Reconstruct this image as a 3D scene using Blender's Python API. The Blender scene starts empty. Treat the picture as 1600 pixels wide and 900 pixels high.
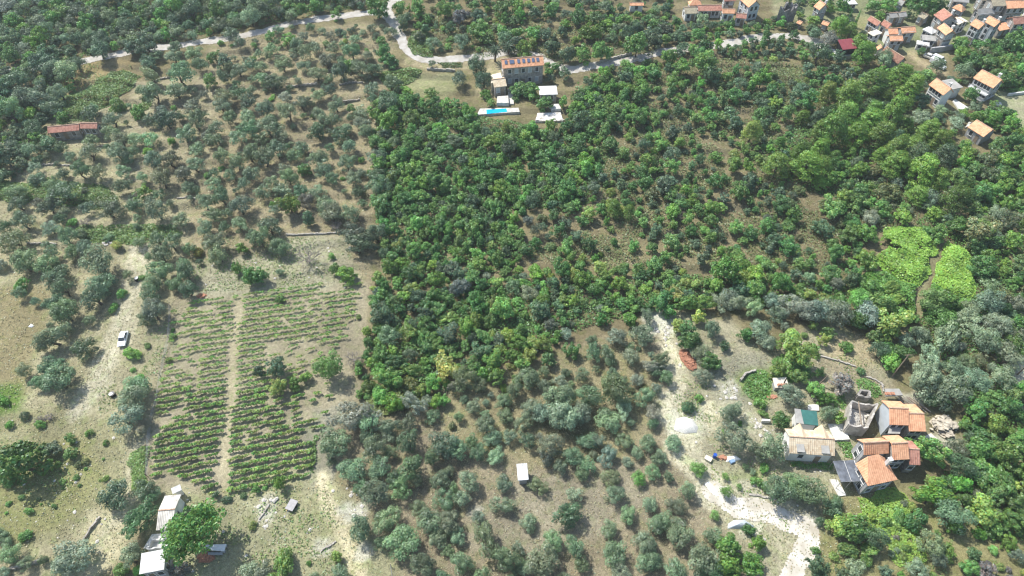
import bpy, math, random
import numpy as np
from mathutils import Vector, Matrix

# ------------------------------------------------------------------ camera, sky, sun, exposure
SC = bpy.context.scene
COL = SC.collection
CAMZ, PITCH, FPX = 120.0, math.radians(50), 1070.0
cam_d = bpy.data.cameras.new("camera"); cam = bpy.data.objects.new("camera", cam_d); COL.objects.link(cam)
cam.location = (0, 0, CAMZ); cam.rotation_euler = (math.radians(90) - PITCH, 0, 0)
cam_d.sensor_width = 36; cam_d.lens = FPX / 1600 * 36; cam_d.clip_start = 1; cam_d.clip_end = 8000
SC.camera = cam
SUN_EL = math.radians(54)
SUN_DIR = Vector((-0.76, 0.65, 0)).normalized() * math.cos(SUN_EL) + Vector((0, 0, math.sin(SUN_EL)))
W = bpy.data.worlds.new("World"); SC.world = W; W.use_nodes = True
nt = W.node_tree; bg = nt.nodes["Background"]; sky = nt.nodes.new("ShaderNodeTexSky")
sky.sky_type = 'NISHITA'; sky.sun_disc = False; sky.sun_elevation = SUN_EL
sky.sun_rotation = math.atan2(SUN_DIR.x, SUN_DIR.y); sky.air_density = 1.2; sky.dust_density = 1.5; sky.altitude = 100
nt.links.new(sky.outputs[0], bg.inputs[0]); bg.inputs[1].default_value = 0.14
sl = bpy.data.lights.new("sun", 'SUN'); sl.energy = 4.6; sl.angle = math.radians(0.5); sl.color = (1.0, 0.965, 0.90)
so = bpy.data.objects.new("sun", sl); COL.objects.link(so); so.rotation_euler = SUN_DIR.to_track_quat('Z', 'Y').to_euler()
SC.view_settings.view_transform = 'Standard'; SC.view_settings.look = 'None'
SC.view_settings.exposure = 0.43; SC.view_settings.gamma = 1.0; SC.view_settings.use_curve_mapping = False
SC.cycles.max_bounces = 5; SC.cycles.diffuse_bounces = 3; SC.cycles.transmission_bounces = 3; SC.cycles.glossy_bounces = 2
SC.cycles.use_denoising = True
SC.cycles.filter_width = 1.2
SC.cycles.volume_bounces = 0
HAZE = .00022

rng = np.random.default_rng(7)
random.seed(7)

# ------------------------------------------------------------------ noise and terrain
_T = np.random.default_rng(3).random((256, 256))
def vnoise(x, y, s=1.0, o=0):
    x = np.asarray(x, float) / s + 37.3 * o + 1000; y = np.asarray(y, float) / s + 11.7 * o + 1000
    xi = np.floor(x).astype(int); yi = np.floor(y).astype(int); fx = x - xi; fy = y - yi
    fx = fx * fx * (3 - 2 * fx); fy = fy * fy * (3 - 2 * fy)
    a = _T[xi & 255, yi & 255]; b = _T[(xi + 1) & 255, yi & 255]; c = _T[xi & 255, (yi + 1) & 255]; d = _T[(xi + 1) & 255, (yi + 1) & 255]
    return (a * (1 - fx) + b * fx) * (1 - fy) + (c * (1 - fx) + d * fx) * fy
def fbm(x, y, s=1.0, o=0, n=4):
    v = 0; a = .5
    for i in range(n):
        v = v + a * vnoise(x, y, s / 2 ** i, o + i * 5); a *= .5
    return v / (1 - .5 ** n)
def sstep(a, b, x):
    t = np.clip((np.asarray(x, float) - a) / (b - a), 0, 1); return t * t * (3 - 2 * t)

CP, SP = math.cos(PITCH), math.sin(PITCH)
def proj(x, y, z):
    x = np.asarray(x, float); dy = np.asarray(y, float); dz = np.asarray(z, float) - CAMZ
    yc = dy * SP + dz * CP; zc = np.maximum(dy * CP - dz * SP, 1e-3)
    return 800 + FPX * x / zc, 450 - FPX * yc / zc, FPX / zc
def h_base(x, y):
    return 0.05 * (np.asarray(y, float) - 40) + 2.2 * (fbm(x, y, 70, 1, 2) - .5)
def terrace_w(x, y):
    px, py, _ = proj(x, y, 0.05 * (np.asarray(y, float) - 40))
    w = sstep(455, 400, py) * sstep(1330, 1180, px) * sstep(20, 45, py)
    w2 = sstep(480, 400, px) * 0 + sstep(640, 700, px) * sstep(520, 480, py) * sstep(1330, 1200, px)
    return np.clip(np.maximum(w, w2 * .8), 0, 1)
def h_raw(x, y):
    b = h_base(x, y)
    q = b + 0.085 * (np.asarray(y, float) - 40) + 1.4 * (fbm(x, y, 34, 9, 2) - .5)
    st = 1.05
    f = q / st - np.floor(q / st)
    tz = (sstep(.91, 1.0, f) - f) * st
    return b + tz * terrace_w(x, y) * .9 + 0.25 * (fbm(x, y, 6, 14, 3) - .5)
GX0, GX1, GY0, GY1, GS = -250.0, 250.0, 8.0, 300.0, 0.8
gx = np.arange(GX0, GX1 + .01, GS); gy = np.arange(GY0, GY1 + .01, GS)
MX, MY = np.meshgrid(gx, gy)
HZ = h_raw(MX, MY)
def H(x, y):
    fx = np.clip((np.asarray(x, float) - GX0) / GS, 0, len(gx) - 1.001); fy = np.clip((np.asarray(y, float) - GY0) / GS, 0, len(gy) - 1.001)
    i = fx.astype(int); j = fy.astype(int); u = fx - i; v = fy - j
    return (HZ[j, i] * (1 - u) + HZ[j, i + 1] * u) * (1 - v) + (HZ[j + 1, i] * (1 - u) + HZ[j + 1, i + 1] * u) * v
def U(px, py, h=0.0):
    """the place in the world whose height over the terrain is h and that is seen at photo pixel px, py"""
    px = np.asarray(px, float); py = np.asarray(py, float)
    dx = (px - 800) / FPX; u = (450 - py) / FPX
    dy = CP + u * SP; dz = -SP + u * CP
    z = np.full(np.broadcast(px, py).shape, 3.0)
    for _ in range(14):
        t = (z + h - CAMZ) / dz
        z = z * .4 + .6 * H(dx * t, dy * t)
    t = (z + h - CAMZ) / dz
    return np.stack([dx * t, dy * t, z], -1)
def inpoly(poly, x, y):
    p = np.asarray(poly, float); r = np.zeros(np.shape(x), bool)
    x = np.asarray(x); y = np.asarray(y)
    for i in range(len(p)):
        x1, y1 = p[i]; x2, y2 = p[i - 1]
        c = ((y1 > y) != (y2 > y))
        r ^= c & (x < (x2 - x1) * (y - y1) / ((y2 - y1) if y2 != y1 else 1e-9) + x1)
    return r
def dseg(pl, x, y):
    p = np.asarray(pl, float); d = np.full(np.shape(x), 1e9)
    for i in range(len(p) - 1):
        a, b = p[i], p[i + 1]; ab = b - a; L = max((ab ** 2).sum(), 1e-9)
        t = np.clip(((x - a[0]) * ab[0] + (y - a[1]) * ab[1]) / L, 0, 1)
        d = np.minimum(d, np.hypot(x - a[0] - t * ab[0], y - a[1] - t * ab[1]))
    return d
def wpoly(pts):
    p = np.array(pts, float); return U(p[:, 0], p[:, 1])[:, :2]

# ------------------------------------------------------------------ materials
def mat(name, col, rough=.9, noise=0.25, scale=1.0, bump=0.0, bscale=6.0, spec=.2, metal=0.0, col2=None, detail=5):
    m = bpy.data.materials.new(name); m.use_nodes = True; n = m.node_tree; b = n.nodes["Principled BSDF"]
    b.inputs["Roughness"].default_value = rough; b.inputs["Metallic"].default_value = metal
    b.inputs["Specular IOR Level"].default_value = spec
    tc = n.nodes.new("ShaderNodeTexCoord"); nz = n.nodes.new("ShaderNodeTexNoise"); nz.inputs["Scale"].default_value = scale; nz.inputs["Detail"].default_value = detail
    n.links.new(tc.outputs["Object"], nz.inputs["Vector"])
    rp = n.nodes.new("ShaderNodeValToRGB"); rp.color_ramp.elements[0].position = .32; rp.color_ramp.elements[1].position = .68
    c = np.array(col); c2 = np.array(col2) if col2 is not None else c * (1 - noise)
    rp.color_ramp.elements[0].color = (*c2, 1); rp.color_ramp.elements[1].color = (*(c * (1 + noise * .4)), 1)
    n.links.new(nz.outputs["Fac"], rp.inputs["Fac"]); n.links.new(rp.outputs[0], b.inputs["Base Color"])
    if bump:
        nb = n.nodes.new("ShaderNodeTexNoise"); nb.inputs["Scale"].default_value = bscale; n.links.new(tc.outputs["Object"], nb.inputs["Vector"])
        bp = n.nodes.new("ShaderNodeBump"); bp.inputs["Strength"].default_value = bump; bp.inputs["Distance"].default_value = .1
        n.links.new(nb.outputs["Fac"], bp.inputs["Height"]); n.links.new(bp.outputs[0], b.inputs["Normal"])
    return m
def tile_mat(name, c1, c2, period=.38, dist=.06, old=.0):
    m = bpy.data.materials.new(name); m.use_nodes = True; n = m.node_tree; L = n.links; b = n.nodes["Principled BSDF"]
    b.inputs["Roughness"].default_value = .85; b.inputs["Specular IOR Level"].default_value = .15
    tc = n.nodes.new("ShaderNodeTexCoord")
    mp = n.nodes.new("ShaderNodeMapping"); mp.inputs["Scale"].default_value = (1 / period, 1 / period, 1 / period); L.new(tc.outputs["UV"], mp.inputs[0])
    vo = n.nodes.new("ShaderNodeTexVoronoi"); vo.inputs["Scale"].default_value = 1; vo.inputs["Randomness"].default_value = .15; L.new(mp.outputs[0], vo.inputs["Vector"])
    nz = n.nodes.new("ShaderNodeTexNoise"); nz.inputs["Scale"].default_value = .7; nz.inputs["Detail"].default_value = 4; L.new(tc.outputs["Object"], nz.inputs["Vector"])
    bw = n.nodes.new("ShaderNodeRGBToBW"); L.new(vo.outputs["Color"], bw.inputs[0])
    ad = n.nodes.new("ShaderNodeMath"); ad.operation = 'MULTIPLY_ADD'; L.new(bw.outputs[0], ad.inputs[0]); ad.inputs[1].default_value = .55
    L.new(nz.outputs["Fac"], ad.inputs[2])
    rp = n.nodes.new("ShaderNodeValToRGB"); rp.color_ramp.elements[0].position = .45; rp.color_ramp.elements[1].position = 1.05
    rp.color_ramp.elements[0].color = (*c2, 1); rp.color_ramp.elements[1].color = (*c1, 1)
    e = rp.color_ramp.elements.new(.75); e.color = (*[(a * .6 + d * .4) for a, d in zip(c1, c2)], 1)
    L.new(ad.outputs[0], rp.inputs[0]); L.new(rp.outputs[0], b.inputs["Base Color"])
    wv = n.nodes.new("ShaderNodeTexWave"); wv.inputs["Scale"].default_value = .31; wv.bands_direction = 'X'; L.new(mp.outputs[0], wv.inputs["Vector"])
    w2 = n.nodes.new("ShaderNodeTexWave"); w2.inputs["Scale"].default_value = .31; w2.bands_direction = 'Y'; w2.wave_profile = 'SAW'; L.new(mp.outputs[0], w2.inputs["Vector"])
    mx = n.nodes.new("ShaderNodeMath"); L.new(wv.outputs["Fac"], mx.inputs[0]); L.new(w2.outputs["Fac"], mx.inputs[1])
    bp = n.nodes.new("ShaderNodeBump"); bp.inputs["Strength"].default_value = .6; bp.inputs["Distance"].default_value = dist
    L.new(mx.outputs[0], bp.inputs["Height"]); L.new(bp.outputs[0], b.inputs["Normal"])
    return m
def stone_mat(name, c1, c2, sc=2.2):
    m = bpy.data.materials.new(name); m.use_nodes = True; n = m.node_tree; L = n.links; b = n.nodes["Principled BSDF"]
    b.inputs["Roughness"].default_value = .95; b.inputs["Specular IOR Level"].default_value = .1
    tc = n.nodes.new("ShaderNodeTexCoord"); vo = n.nodes.new("ShaderNodeTexVoronoi"); vo.inputs["Scale"].default_value = sc; L.new(tc.outputs["Object"], vo.inputs["Vector"])
    bw = n.nodes.new("ShaderNodeRGBToBW"); L.new(vo.outputs["Color"], bw.inputs[0])
    nz = n.nodes.new("ShaderNodeTexNoise"); nz.inputs["Scale"].default_value = .6; L.new(tc.outputs["Object"], nz.inputs["Vector"])
    ad = n.nodes.new("ShaderNodeMath"); ad.operation = 'MULTIPLY_ADD'; L.new(bw.outputs[0], ad.inputs[0]); ad.inputs[1].default_value = .6; L.new(nz.outputs["Fac"], ad.inputs[2])
    rp = n.nodes.new("ShaderNodeValToRGB"); rp.color_ramp.elements[0].position = .5; rp.color_ramp.elements[1].position = 1.05
    rp.color_ramp.elements[0].color = (*c2, 1); rp.color_ramp.elements[1].color = (*c1, 1); L.new(ad.outputs[0], rp.inputs[0]); L.new(rp.outputs[0], b.inputs["Base Color"])
    bp = n.nodes.new("ShaderNodeBump"); bp.inputs["Strength"].default_value = .6; bp.inputs["Distance"].default_value = .08
    L.new(vo.outputs["Distance"], bp.inputs["Height"]); L.new(bp.outputs[0], b.inputs["Normal"])
    return m
def leaf_mat(name, trans=.30):
    m = bpy.data.materials.new(name); m.use_nodes = True; n = m.node_tree; L = n.links
    for x in list(n.nodes): n.nodes.remove(x)
    out = n.nodes.new("ShaderNodeOutputMaterial"); at = n.nodes.new("ShaderNodeAttribute"); at.attribute_name = "tint"
    oi = n.nodes.new("ShaderNodeObjectInfo"); mu = n.nodes.new("ShaderNodeMix"); mu.data_type = 'RGBA'; mu.blend_type = 'MULTIPLY'; mu.inputs[0].default_value = 1
    L.new(at.outputs["Color"], mu.inputs[6]); L.new(oi.outputs["Color"], mu.inputs[7])
    d = n.nodes.new("ShaderNodeBsdfDiffuse"); t = n.nodes.new("ShaderNodeBsdfTranslucent"); g = n.nodes.new("ShaderNodeBsdfGlossy"); g.inputs["Roughness"].default_value = .45
    g.inputs["Color"].default_value = (.9, .95, 1, 1)
    L.new(mu.outputs[2], d.inputs[0]); L.new(mu.outputs[2], t.inputs[0])
    m1 = n.nodes.new("ShaderNodeMixShader"); m1.inputs[0].default_value = trans; L.new(d.outputs[0], m1.inputs[1]); L.new(t.outputs[0], m1.inputs[2])
    m2 = n.nodes.new("ShaderNodeMixShader"); m2.inputs[0].default_value = .035; L.new(m1.outputs[0], m2.inputs[1]); L.new(g.outputs[0], m2.inputs[2])
    L.new(m2.outputs[0], out.inputs[0]); return m
LEAF = leaf_mat("leaves")
BARK = mat("bark", (.16, .13, .10), noise=.4, scale=6, bump=.4)
DEADWOOD = mat("dead_wood", (.36, .32, .28), noise=.3, scale=5)
DARK_GLASS = mat("dark_glass", (.06, .07, .08), rough=.15, noise=.1, spec=.5)
SHUTTER = mat("shutter_paint", (.40, .44, .45), noise=.15, scale=5)
WOODM = mat("weathered_wood", (.30, .24, .18), noise=.4, scale=8)
T_ORANGE = tile_mat("terracotta_tiles", (.84, .46, .27), (.62, .30, .17))
T_PALE = tile_mat("sun_bleached_tiles", (.76, .64, .46), (.56, .42, .27))
T_BROWN = tile_mat("weathered_brown_tiles", (.36, .20, .14), (.20, .11, .085))
T_PINK = tile_mat("old_pink_tiles", (.52, .27, .20), (.33, .15, .11))
T_OLD = tile_mat("mossy_old_tiles", (.42, .37, .26), (.25, .22, .16))
T_RED = mat("red_sheet_metal", (.27, .07, .08), rough=.5, noise=.15, scale=1)
T_GREY = mat("grey_cement_roof", (.38, .37, .34), noise=.25, scale=.8, bump=.2)
T_WHITE = mat("white_roof_paint", (.68, .67, .64), noise=.3, scale=.9)
T_CREAM = mat("cream_roof", (.74, .68, .55), noise=.15, scale=.8)
T_GREEN = mat("green_tarpaulin", (.05, .16, .14), noise=.2, scale=1, rough=.6)
T_NET = mat("grey_shade_net", (.15, .165, .19), noise=.35, scale=1.2, rough=.8)
def corrugated(name, col):
    m = mat(name, col, rough=.6, noise=.38, scale=.9); n = m.node_tree; b = n.nodes["Principled BSDF"]
    tc = n.nodes.new("ShaderNodeTexCoord"); wv = n.nodes.new("ShaderNodeTexWave"); wv.inputs["Scale"].default_value = 1.1; wv.bands_direction = 'X'
    n.links.new(tc.outputs["UV"], wv.inputs["Vector"]); bp = n.nodes.new("ShaderNodeBump"); bp.inputs["Distance"].default_value = .08; bp.inputs["Strength"].default_value = .7
    n.links.new(wv.outputs["Fac"], bp.inputs["Height"]); n.links.new(bp.outputs[0], b.inputs["Normal"]); return m
T_CORR = corrugated("pale_corrugated_sheet", (.66, .62, .55))
T_CORRW = corrugated("white_corrugated_sheet", (.74, .74, .72))
W_STONE = stone_mat("grey_stone_wall", (.40, .37, .33), (.20, .19, .175))
W_PALE = mat("pale_plaster", (.66, .66, .64), noise=.18, scale=.9, bump=.1)
W_WHITE = mat("white_plaster", (.76, .76, .74), noise=.12, scale=.8)
W_GREY = mat("grey_render", (.42, .42, .42), noise=.25, scale=.9, bump=.15)
W_BLUE = mat("pale_blue_grey_render", (.50, .54, .56), noise=.12, scale=.7)
DRYSTONE = stone_mat("dry_stone", (.46, .43, .38), (.24, .22, .19), 3)
PAVE = mat("pale_paving", (.60, .57, .51), noise=.3, scale=1.5)
WHITE_CONC = mat("whitewashed_concrete", (.70, .69, .64), noise=.28, scale=1.2)
ROCKM = mat("limestone", (.58, .55, .49), noise=.35, scale=3, bump=.4)
BRICK = mat("red_clay_brick", (.50, .25, .16), noise=.45, scale=7, bump=.3)
ROADM = mat("pale_road_surface", (.46, .44, .405), noise=.22, scale=.6, bump=.15, col2=(.35, .32, .27))
GRAVELM = mat("white_gravel_surface", (.66, .63, .56), noise=.14, scale=.35, bump=.25, col2=(.42, .38, .30), detail=10)
WATERM = mat("pool_water", (.0, .42, .70), rough=.08, noise=.1, scale=.5, spec=.5)
CARPAINT = mat("white_car_paint", (.78, .79, .80), rough=.25, noise=.02, spec=.5)
RUBBER_AND_SHADE = mat("black_rubber_and_shade", (.02, .02, .02), rough=.7)
BLUEP = mat("blue_plastic", (.03, .10, .45), rough=.4, noise=.1)
BLACKP = mat("black_plastic", (.03, .03, .035), rough=.4, noise=.1)
TARP = mat("pale_blue_tarpaulin", (.52, .58, .62), rough=.55, noise=.15, scale=1.5, bump=.5, bscale=2)
SHEETW = mat("white_plastic_sheet", (.80, .80, .79), rough=.5, noise=.06, scale=2, bump=.5, bscale=2)
GALV = mat("galvanised_steel", (.45, .46, .47), rough=.4, noise=.1, metal=.6)
SOLAR = mat("dark_blue_panel", (.13, .17, .26), rough=.2, noise=.1, spec=.5)

# ------------------------------------------------------------------ mesh helpers
def new_mesh(name, verts, faces, mats=(), mi=None, uv=None, smooth=False):
    me = bpy.data.meshes.new(name); me.from_pydata([tuple(map(float, v)) for v in verts], [], faces)
    for m in mats: me.materials.append(m)
    if mi is not None: me.polygons.foreach_set("material_index", mi)
    if uv is not None:
        l = me.uv_layers.new(name="UVMap"); l.data.foreach_set("uv", np.asarray(uv, 'f').ravel())
    if smooth: me.polygons.foreach_set("use_smooth", [True] * len(me.polygons))
    me.update(); return me
def quads_mesh(name, V, tint=None, mats=(), extra=None):
    """V (n,4,3) leaf faces, tint (n,3); extra=(verts, faces) of wood with material 1"""
    n = len(V); me = bpy.data.meshes.new(name); P = V.reshape(-1, 3)
    nv = n * 4; lv = np.arange(nv); ls = np.arange(n) * 4; mi = np.zeros(n, 'i')
    if extra is not None:
        ev, ef = extra; ev = np.asarray(ev, float); ef = np.asarray(ef, int)
        P = np.concatenate([P, ev]); lv = np.concatenate([lv, (ef + nv).ravel()])
        ls = np.concatenate([ls, nv + np.arange(len(ef)) * 4]); mi = np.concatenate([mi, np.ones(len(ef), 'i')])
    me.vertices.add(len(P)); me.vertices.foreach_set("co", P.astype('f').ravel())
    me.loops.add(len(lv)); me.loops.foreach_set("vertex_index", lv.astype('i'))
    me.polygons.add(len(ls)); me.polygons.foreach_set("loop_start", ls.astype('i'))
    me.polygons.foreach_set("material_index", mi)
    for m in mats: me.materials.append(m)
    me.update(calc_edges=True)
    if tint is not None:
        a = me.attributes.new("tint", 'FLOAT_COLOR', 'POINT'); c = np.ones((len(P), 4), 'f')
        c[:nv, :3] = np.repeat(tint, 4, 0); a.data.foreach_set("color", c.ravel())
    return me
def link(name, me, parent=None, loc=None, rz=0, sc=None):
    o = bpy.data.objects.new(name, me); COL.objects.link(o); o.parent = parent
    if loc is not None: o.location = [float(v) for v in loc]
    if rz: o.rotation_euler = (0, 0, rz)
    if sc is not None: o.scale = sc
    return o
def tag(o, label, cat, group=None):
    o["label"] = label; o["category"] = cat
    if group: o["group"] = group
    return o
def struct(o, kind="structure"):
    o["kind"] = kind; return o
def box_vf(x0, x1, y0, y1, z0, z1):
    v = [(x0, y0, z0), (x1, y0, z0), (x1, y1, z0), (x0, y1, z0), (x0, y0, z1), (x1, y0, z1), (x1, y1, z1), (x0, y1, z1)]
    return v, [(0, 3, 2, 1), (4, 5, 6, 7), (0, 1, 5, 4), (1, 2, 6, 5), (2, 3, 7, 6), (3, 0, 4, 7)]
class MB:
    def __init__(s): s.v = []; s.f = []
    def add(s, v, f): k = len(s.v); s.v += [tuple(p) for p in v]; s.f += [tuple(i + k for i in q) for q in f]; return s
    def box(s, *a): return s.add(*box_vf(*a))
    def obox(s, c, ax, ay, hz, z0):
        """box on centre c with half axis vectors ax, ay (2D)"""
        c = np.array(c[:2]); ax = np.array(ax); ay = np.array(ay); P = [c - ax - ay, c + ax - ay, c + ax + ay, c - ax + ay]
        v = [(*p, z0) for p in P] + [(*p, z0 + hz) for p in P]
        return s.add(v, [(0, 3, 2, 1), (4, 5, 6, 7), (0, 1, 5, 4), (1, 2, 6, 5), (2, 3, 7, 6), (3, 0, 4, 7)])
    def tube(s, pts, radii, n=6):
        pts = [np.array(p, float) for p in pts]; k = len(s.v)
        for i, p in enumerate(pts):
            d = pts[min(i + 1, len(pts) - 1)] - pts[max(i - 1, 0)]; d /= (np.linalg.norm(d) + 1e-9)
            a = np.cross(d, (0, 1, 0.01)) if abs(d[1]) < .9 else np.cross(d, (1, 0, 0)); a /= np.linalg.norm(a); b = np.cross(d, a)
            for j in range(n):
                t = 2 * math.pi * j / n; s.v.append(tuple(p + radii[i] * (math.cos(t) * a + math.sin(t) * b)))
        for i in range(len(pts) - 1):
            for j in range(n):
                s.f.append((k + i * n + j, k + i * n + (j + 1) % n, k + (i + 1) * n + (j + 1) % n, k + (i + 1) * n + j))
        return s
    def cyl(s, c, r, h, n=12, axis=2):
        k = len(s.v); c = np.array(c, float); a = np.roll([1, 0, 0], (axis + 1)); b = np.roll([1, 0, 0], (axis + 2)); d = np.roll([1, 0, 0], axis)
        for e in (0, 1):
            for j in range(n):
                t = 2 * math.pi * j / n; s.v.append(tuple(c + d * h * e + r * (math.cos(t) * a + math.sin(t) * b)))
        s.f.append(tuple(range(k + n - 1, k - 1, -1))); s.f.append(tuple(range(k + n, k + 2 * n)))
        for j in range(n): s.f.append((k + j, k + (j + 1) % n, k + n + (j + 1) % n, k + n + j))
        return s
    def rock(s, c, r, seed=0, sq=.7):
        q = np.random.default_rng(seed + 11); rr = r * (0.75 + .5 * q.random(14)); k = len(s.v); c = np.array(c, float); j = 0
        V = [(0, 0, 1)] + [(math.cos(a), math.sin(a), .35) for a in np.arange(6) * math.pi / 3] + [(math.cos(a + .5) * .9, math.sin(a + .5) * .9, -.4) for a in np.arange(6) * math.pi / 3] + [(0, 0, -.8)]
        for i, p in enumerate(V): s.v.append(tuple(c + np.array(p) * rr[i] * (1, 1, sq)))
        for a in range(6):
            b = (a + 1) % 6
            s.f += [(k, k + 1 + a, k + 1 + b), (k + 1 + a, k + 7 + a, k + 7 + b, k + 1 + b), (k + 13, k + 7 + b, k + 7 + a)]
        return s
    def mesh(s, name, m, smooth=False): return new_mesh(name, s.v, s.f, [m] if not isinstance(m, (list, tuple)) else m, smooth=smooth)
    def obj(s, name, m, parent=None, loc=None, rz=0, smooth=False): return link(name, s.mesh(name, m, smooth), parent, loc, rz)

# ------------------------------------------------------------------ ground
ROAD_PX = [[(-60, 118), (40, 112), (128, 97), (165, 91), (215, 82), (260, 75), (310, 69), (356, 64), (400, 52), (450, 40), (500, 30), (555, 22), (600, 19)],
           [(640, -12), (608, 6), (604, 19), (612, 32), (621, 50), (632, 75), (649, 89), (675, 96), (720, 93), (775, 88), (800, 82), (842, 92), (866, 106), (890, 112), (925, 107), (970, 98), (1010, 90), (1035, 83), (1080, 77), (1130, 72), (1180, 60), (1235, 58), (1275, 64), (1292, 74)]]
GRAVEL_PX = [[(1028, 500), (1040, 525), (1050, 560), (1060, 592), (1048, 630), (1060, 680), (1082, 728), (1112, 768), (1150, 792), (1205, 800), (1262, 826)],
             [(1262, 826), (1263, 850), (1246, 880), (1222, 925)]]
ROADS_W = [wpoly(p) for p in ROAD_PX]; GRAV_W = [wpoly(p) for p in GRAVEL_PX]
# smooth the terrain along the roads so that they lie in it
for pl, hw in [(p, 3.0) for p in ROADS_W] + [(p, 3.2) for p in GRAV_W]:
    d = dseg(pl, MX, MY); w = sstep(hw + 3, hw - .5, d); HZ[:] = HZ * (1 - w) + (h_base(MX, MY)) * w

TRACKS = [([(1028, 500), (1040, 525), (1050, 560), (1060, 592), (1052, 625), (1055, 650)], 2.3, (.88, .80, .65)), ([(1048, 625), (1062, 680), (1085, 728), (1115, 768)], 3.6, (.78, .72, .60)),
          ([(216, 395), (212, 430), (200, 470), (190, 520), (165, 560), (150, 605), (120, 640)], 3.3, (.70, .64, .54)),
          ([(505, 655), (500, 700), (500, 745)], 3.6, (.36, .34, .29)),
          ([(500, 745), (515, 790), (538, 835), (572, 915)], 1.6, (.80, .70, .53)),
          ([(374, 470), (364, 560), (354, 690), (350, 768)], 1.1, (.54, .47, .35)),
          ([(1606, 480), (1590, 520), (1594, 560), (1598, 600), (1584, 625)], 2.6, (.70, .68, .62)),
          ([(1424, 84), (1440, 98), (1470, 113)], 2.6, (.52, .42, .30)),
          ([(112, 905), (150, 860), (170, 820), (205, 800), (215, 700)], 1.6, (.56, .51, .40)),
          ([(160, 545), (215, 500), (250, 430)], 2.0, (.55, .50, .39)),
          ([(1235, 0), (1212, 10), (1222, 30)], 2.0, (.42, .38, .27)),
          ([(1100, 560), (1130, 620), (1180, 660), (1240, 700)], 3.0, (.52, .49, .40)),
          ([(780, 90), (765, 115), (762, 140)], 4.0, (.55, .47, .33)),
          ([(240, 140), (215, 215), (205, 280)], 2.0, (.50, .46, .36)),
          ([(640, 95), (690, 104), (730, 100)], 2.2, (.50, .42, .30)),
          ([(1445, 500), (1440, 450), (1462, 400), (1480, 370)], 1.2, (.34, .31, .20))]
# (polygon in photo pixels, ground albedo)
SOIL_FOREST = (.27, .225, .150)
ZONES = [
    ([(330, 60), (620, 30), (600, 160), (580, 440), (560, 460), (270, 470), (300, 300)], (.385, .325, .235)),
    ([(-200, 170), (60, 175), (330, 150), (300, 300), (270, 470), (225, 690), (205, 850), (130, 920), (-200, 980)], (.46, .415, .30)),
    ([(205, 130), (335, 110), (330, 300), (200, 290)], (.43, .375, .28)),
    ([(-90, 452), (68, 452), (78, 480), (76, 522), (50, 560), (46, 600), (20, 640), (-90, 690)], (.37, .315, .20)),
    ([(-90, 600), (30, 600), (36, 636), (0, 652), (-90, 690)], (.16, .25, .07)),
    ([(-90, 655), (60, 636), (180, 655), (205, 700), (190, 770), (150, 800), (60, 860), (-90, 880)], (.36, .335, .22)),
    ([(-10, 700), (130, 690), (170, 740), (130, 800), (30, 850), (-60, 850)], (.33, .32, .17)),
    ([(140, 790), (205, 800), (205, 870), (130, 900), (112, 898)], (.58, .52, .38)),
    ([(120, 95), (215, 92), (210, 120), (170, 150), (110, 165), (85, 155)], (.34, .27, .16)),
    ([(635, 118), (705, 112), (730, 120), (700, 152), (636, 152)], (.37, .36, .22)),
    ([(265, 470), (330, 462), (575, 440), (560, 600), (510, 640), (490, 745), (350, 775), (230, 760), (225, 690)], (.43, .375, .295)),
    ([(300, 405), (420, 395), (440, 370), (540, 365), (560, 440), (460, 455), (290, 470)], (.44, .41, .32)),
    ([(430, 520), (565, 480), (560, 640), (440, 640)], (.40, .35, .27)),
    ([(205, 760), (350, 770), (500, 740), (560, 790), (660, 930), (240, 930)], (.41, .39, .27)),
    ([(380, 735), (520, 745), (560, 850), (470, 860), (420, 800)], (.43, .405, .27)),
    ([(500, 640), (580, 655), (740, 605), (920, 535), (1035, 500), (1040, 640), (1100, 770), (1210, 930), (640, 930), (560, 790)], (.36, .305, .235)),
    ([(690, 600), (1000, 520), (1030, 640), (960, 740), (700, 700)], (.36, .315, .21)),
    ([(810, 740), (1000, 720), (1010, 800), (860, 880), (700, 850)], (.37, .325, .265)),
    ([(1030, 480), (1140, 500), (1200, 560), (1290, 500), (1380, 550), (1400, 600), (1340, 640), (1330, 780), (1290, 930), (1190, 930), (1100, 790), (1045, 690)], (.46, .42, .325)),
    ([(1130, 560), (1200, 545), (1210, 590), (1160, 640), (1120, 610)], (.36, .34, .28)),
    ([(1160, 580), (1200, 575), (1210, 620), (1180, 640), (1155, 605)], (.26, .34, .13)),
    ([(1120, 735), (1200, 730), (1200, 770), (1130, 780)], (.38, .40, .24)),
    ([(1300, 525), (1365, 530), (1385, 560), (1350, 580), (1290, 555)], (.50, .42, .30)),
    ([(1290, 555), (1350, 580), (1400, 600), (1395, 625), (1330, 600), (1275, 570)], (.40, .34, .26)),
    ([(1290, 770), (1620, 740), (1620, 930), (1270, 930)], (.33, .30, .17)),
    ([(1555, 142), (1640, 138), (1640, 215), (1590, 205), (1555, 170)], (.37, .40, .25)),
    ([(1565, 150), (1640, 146), (1640, 190), (1600, 190)], (.44, .42, .31)),
    ([(1440, 84), (1490, 78), (1482, 98), (1462, 96)], (.36, .33, .22)),
    ([(1200, -40), (1640, -60), (1640, 62), (1520, 66), (1440, 84), (1360, 80), (1300, 40), (1210, 30)], (.30, .31, .20)),
    ([(1326, 22), (1360, 25), (1356, 45), (1340, 60), (1325, 50)], (.36, .34, .20)),
]
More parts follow.
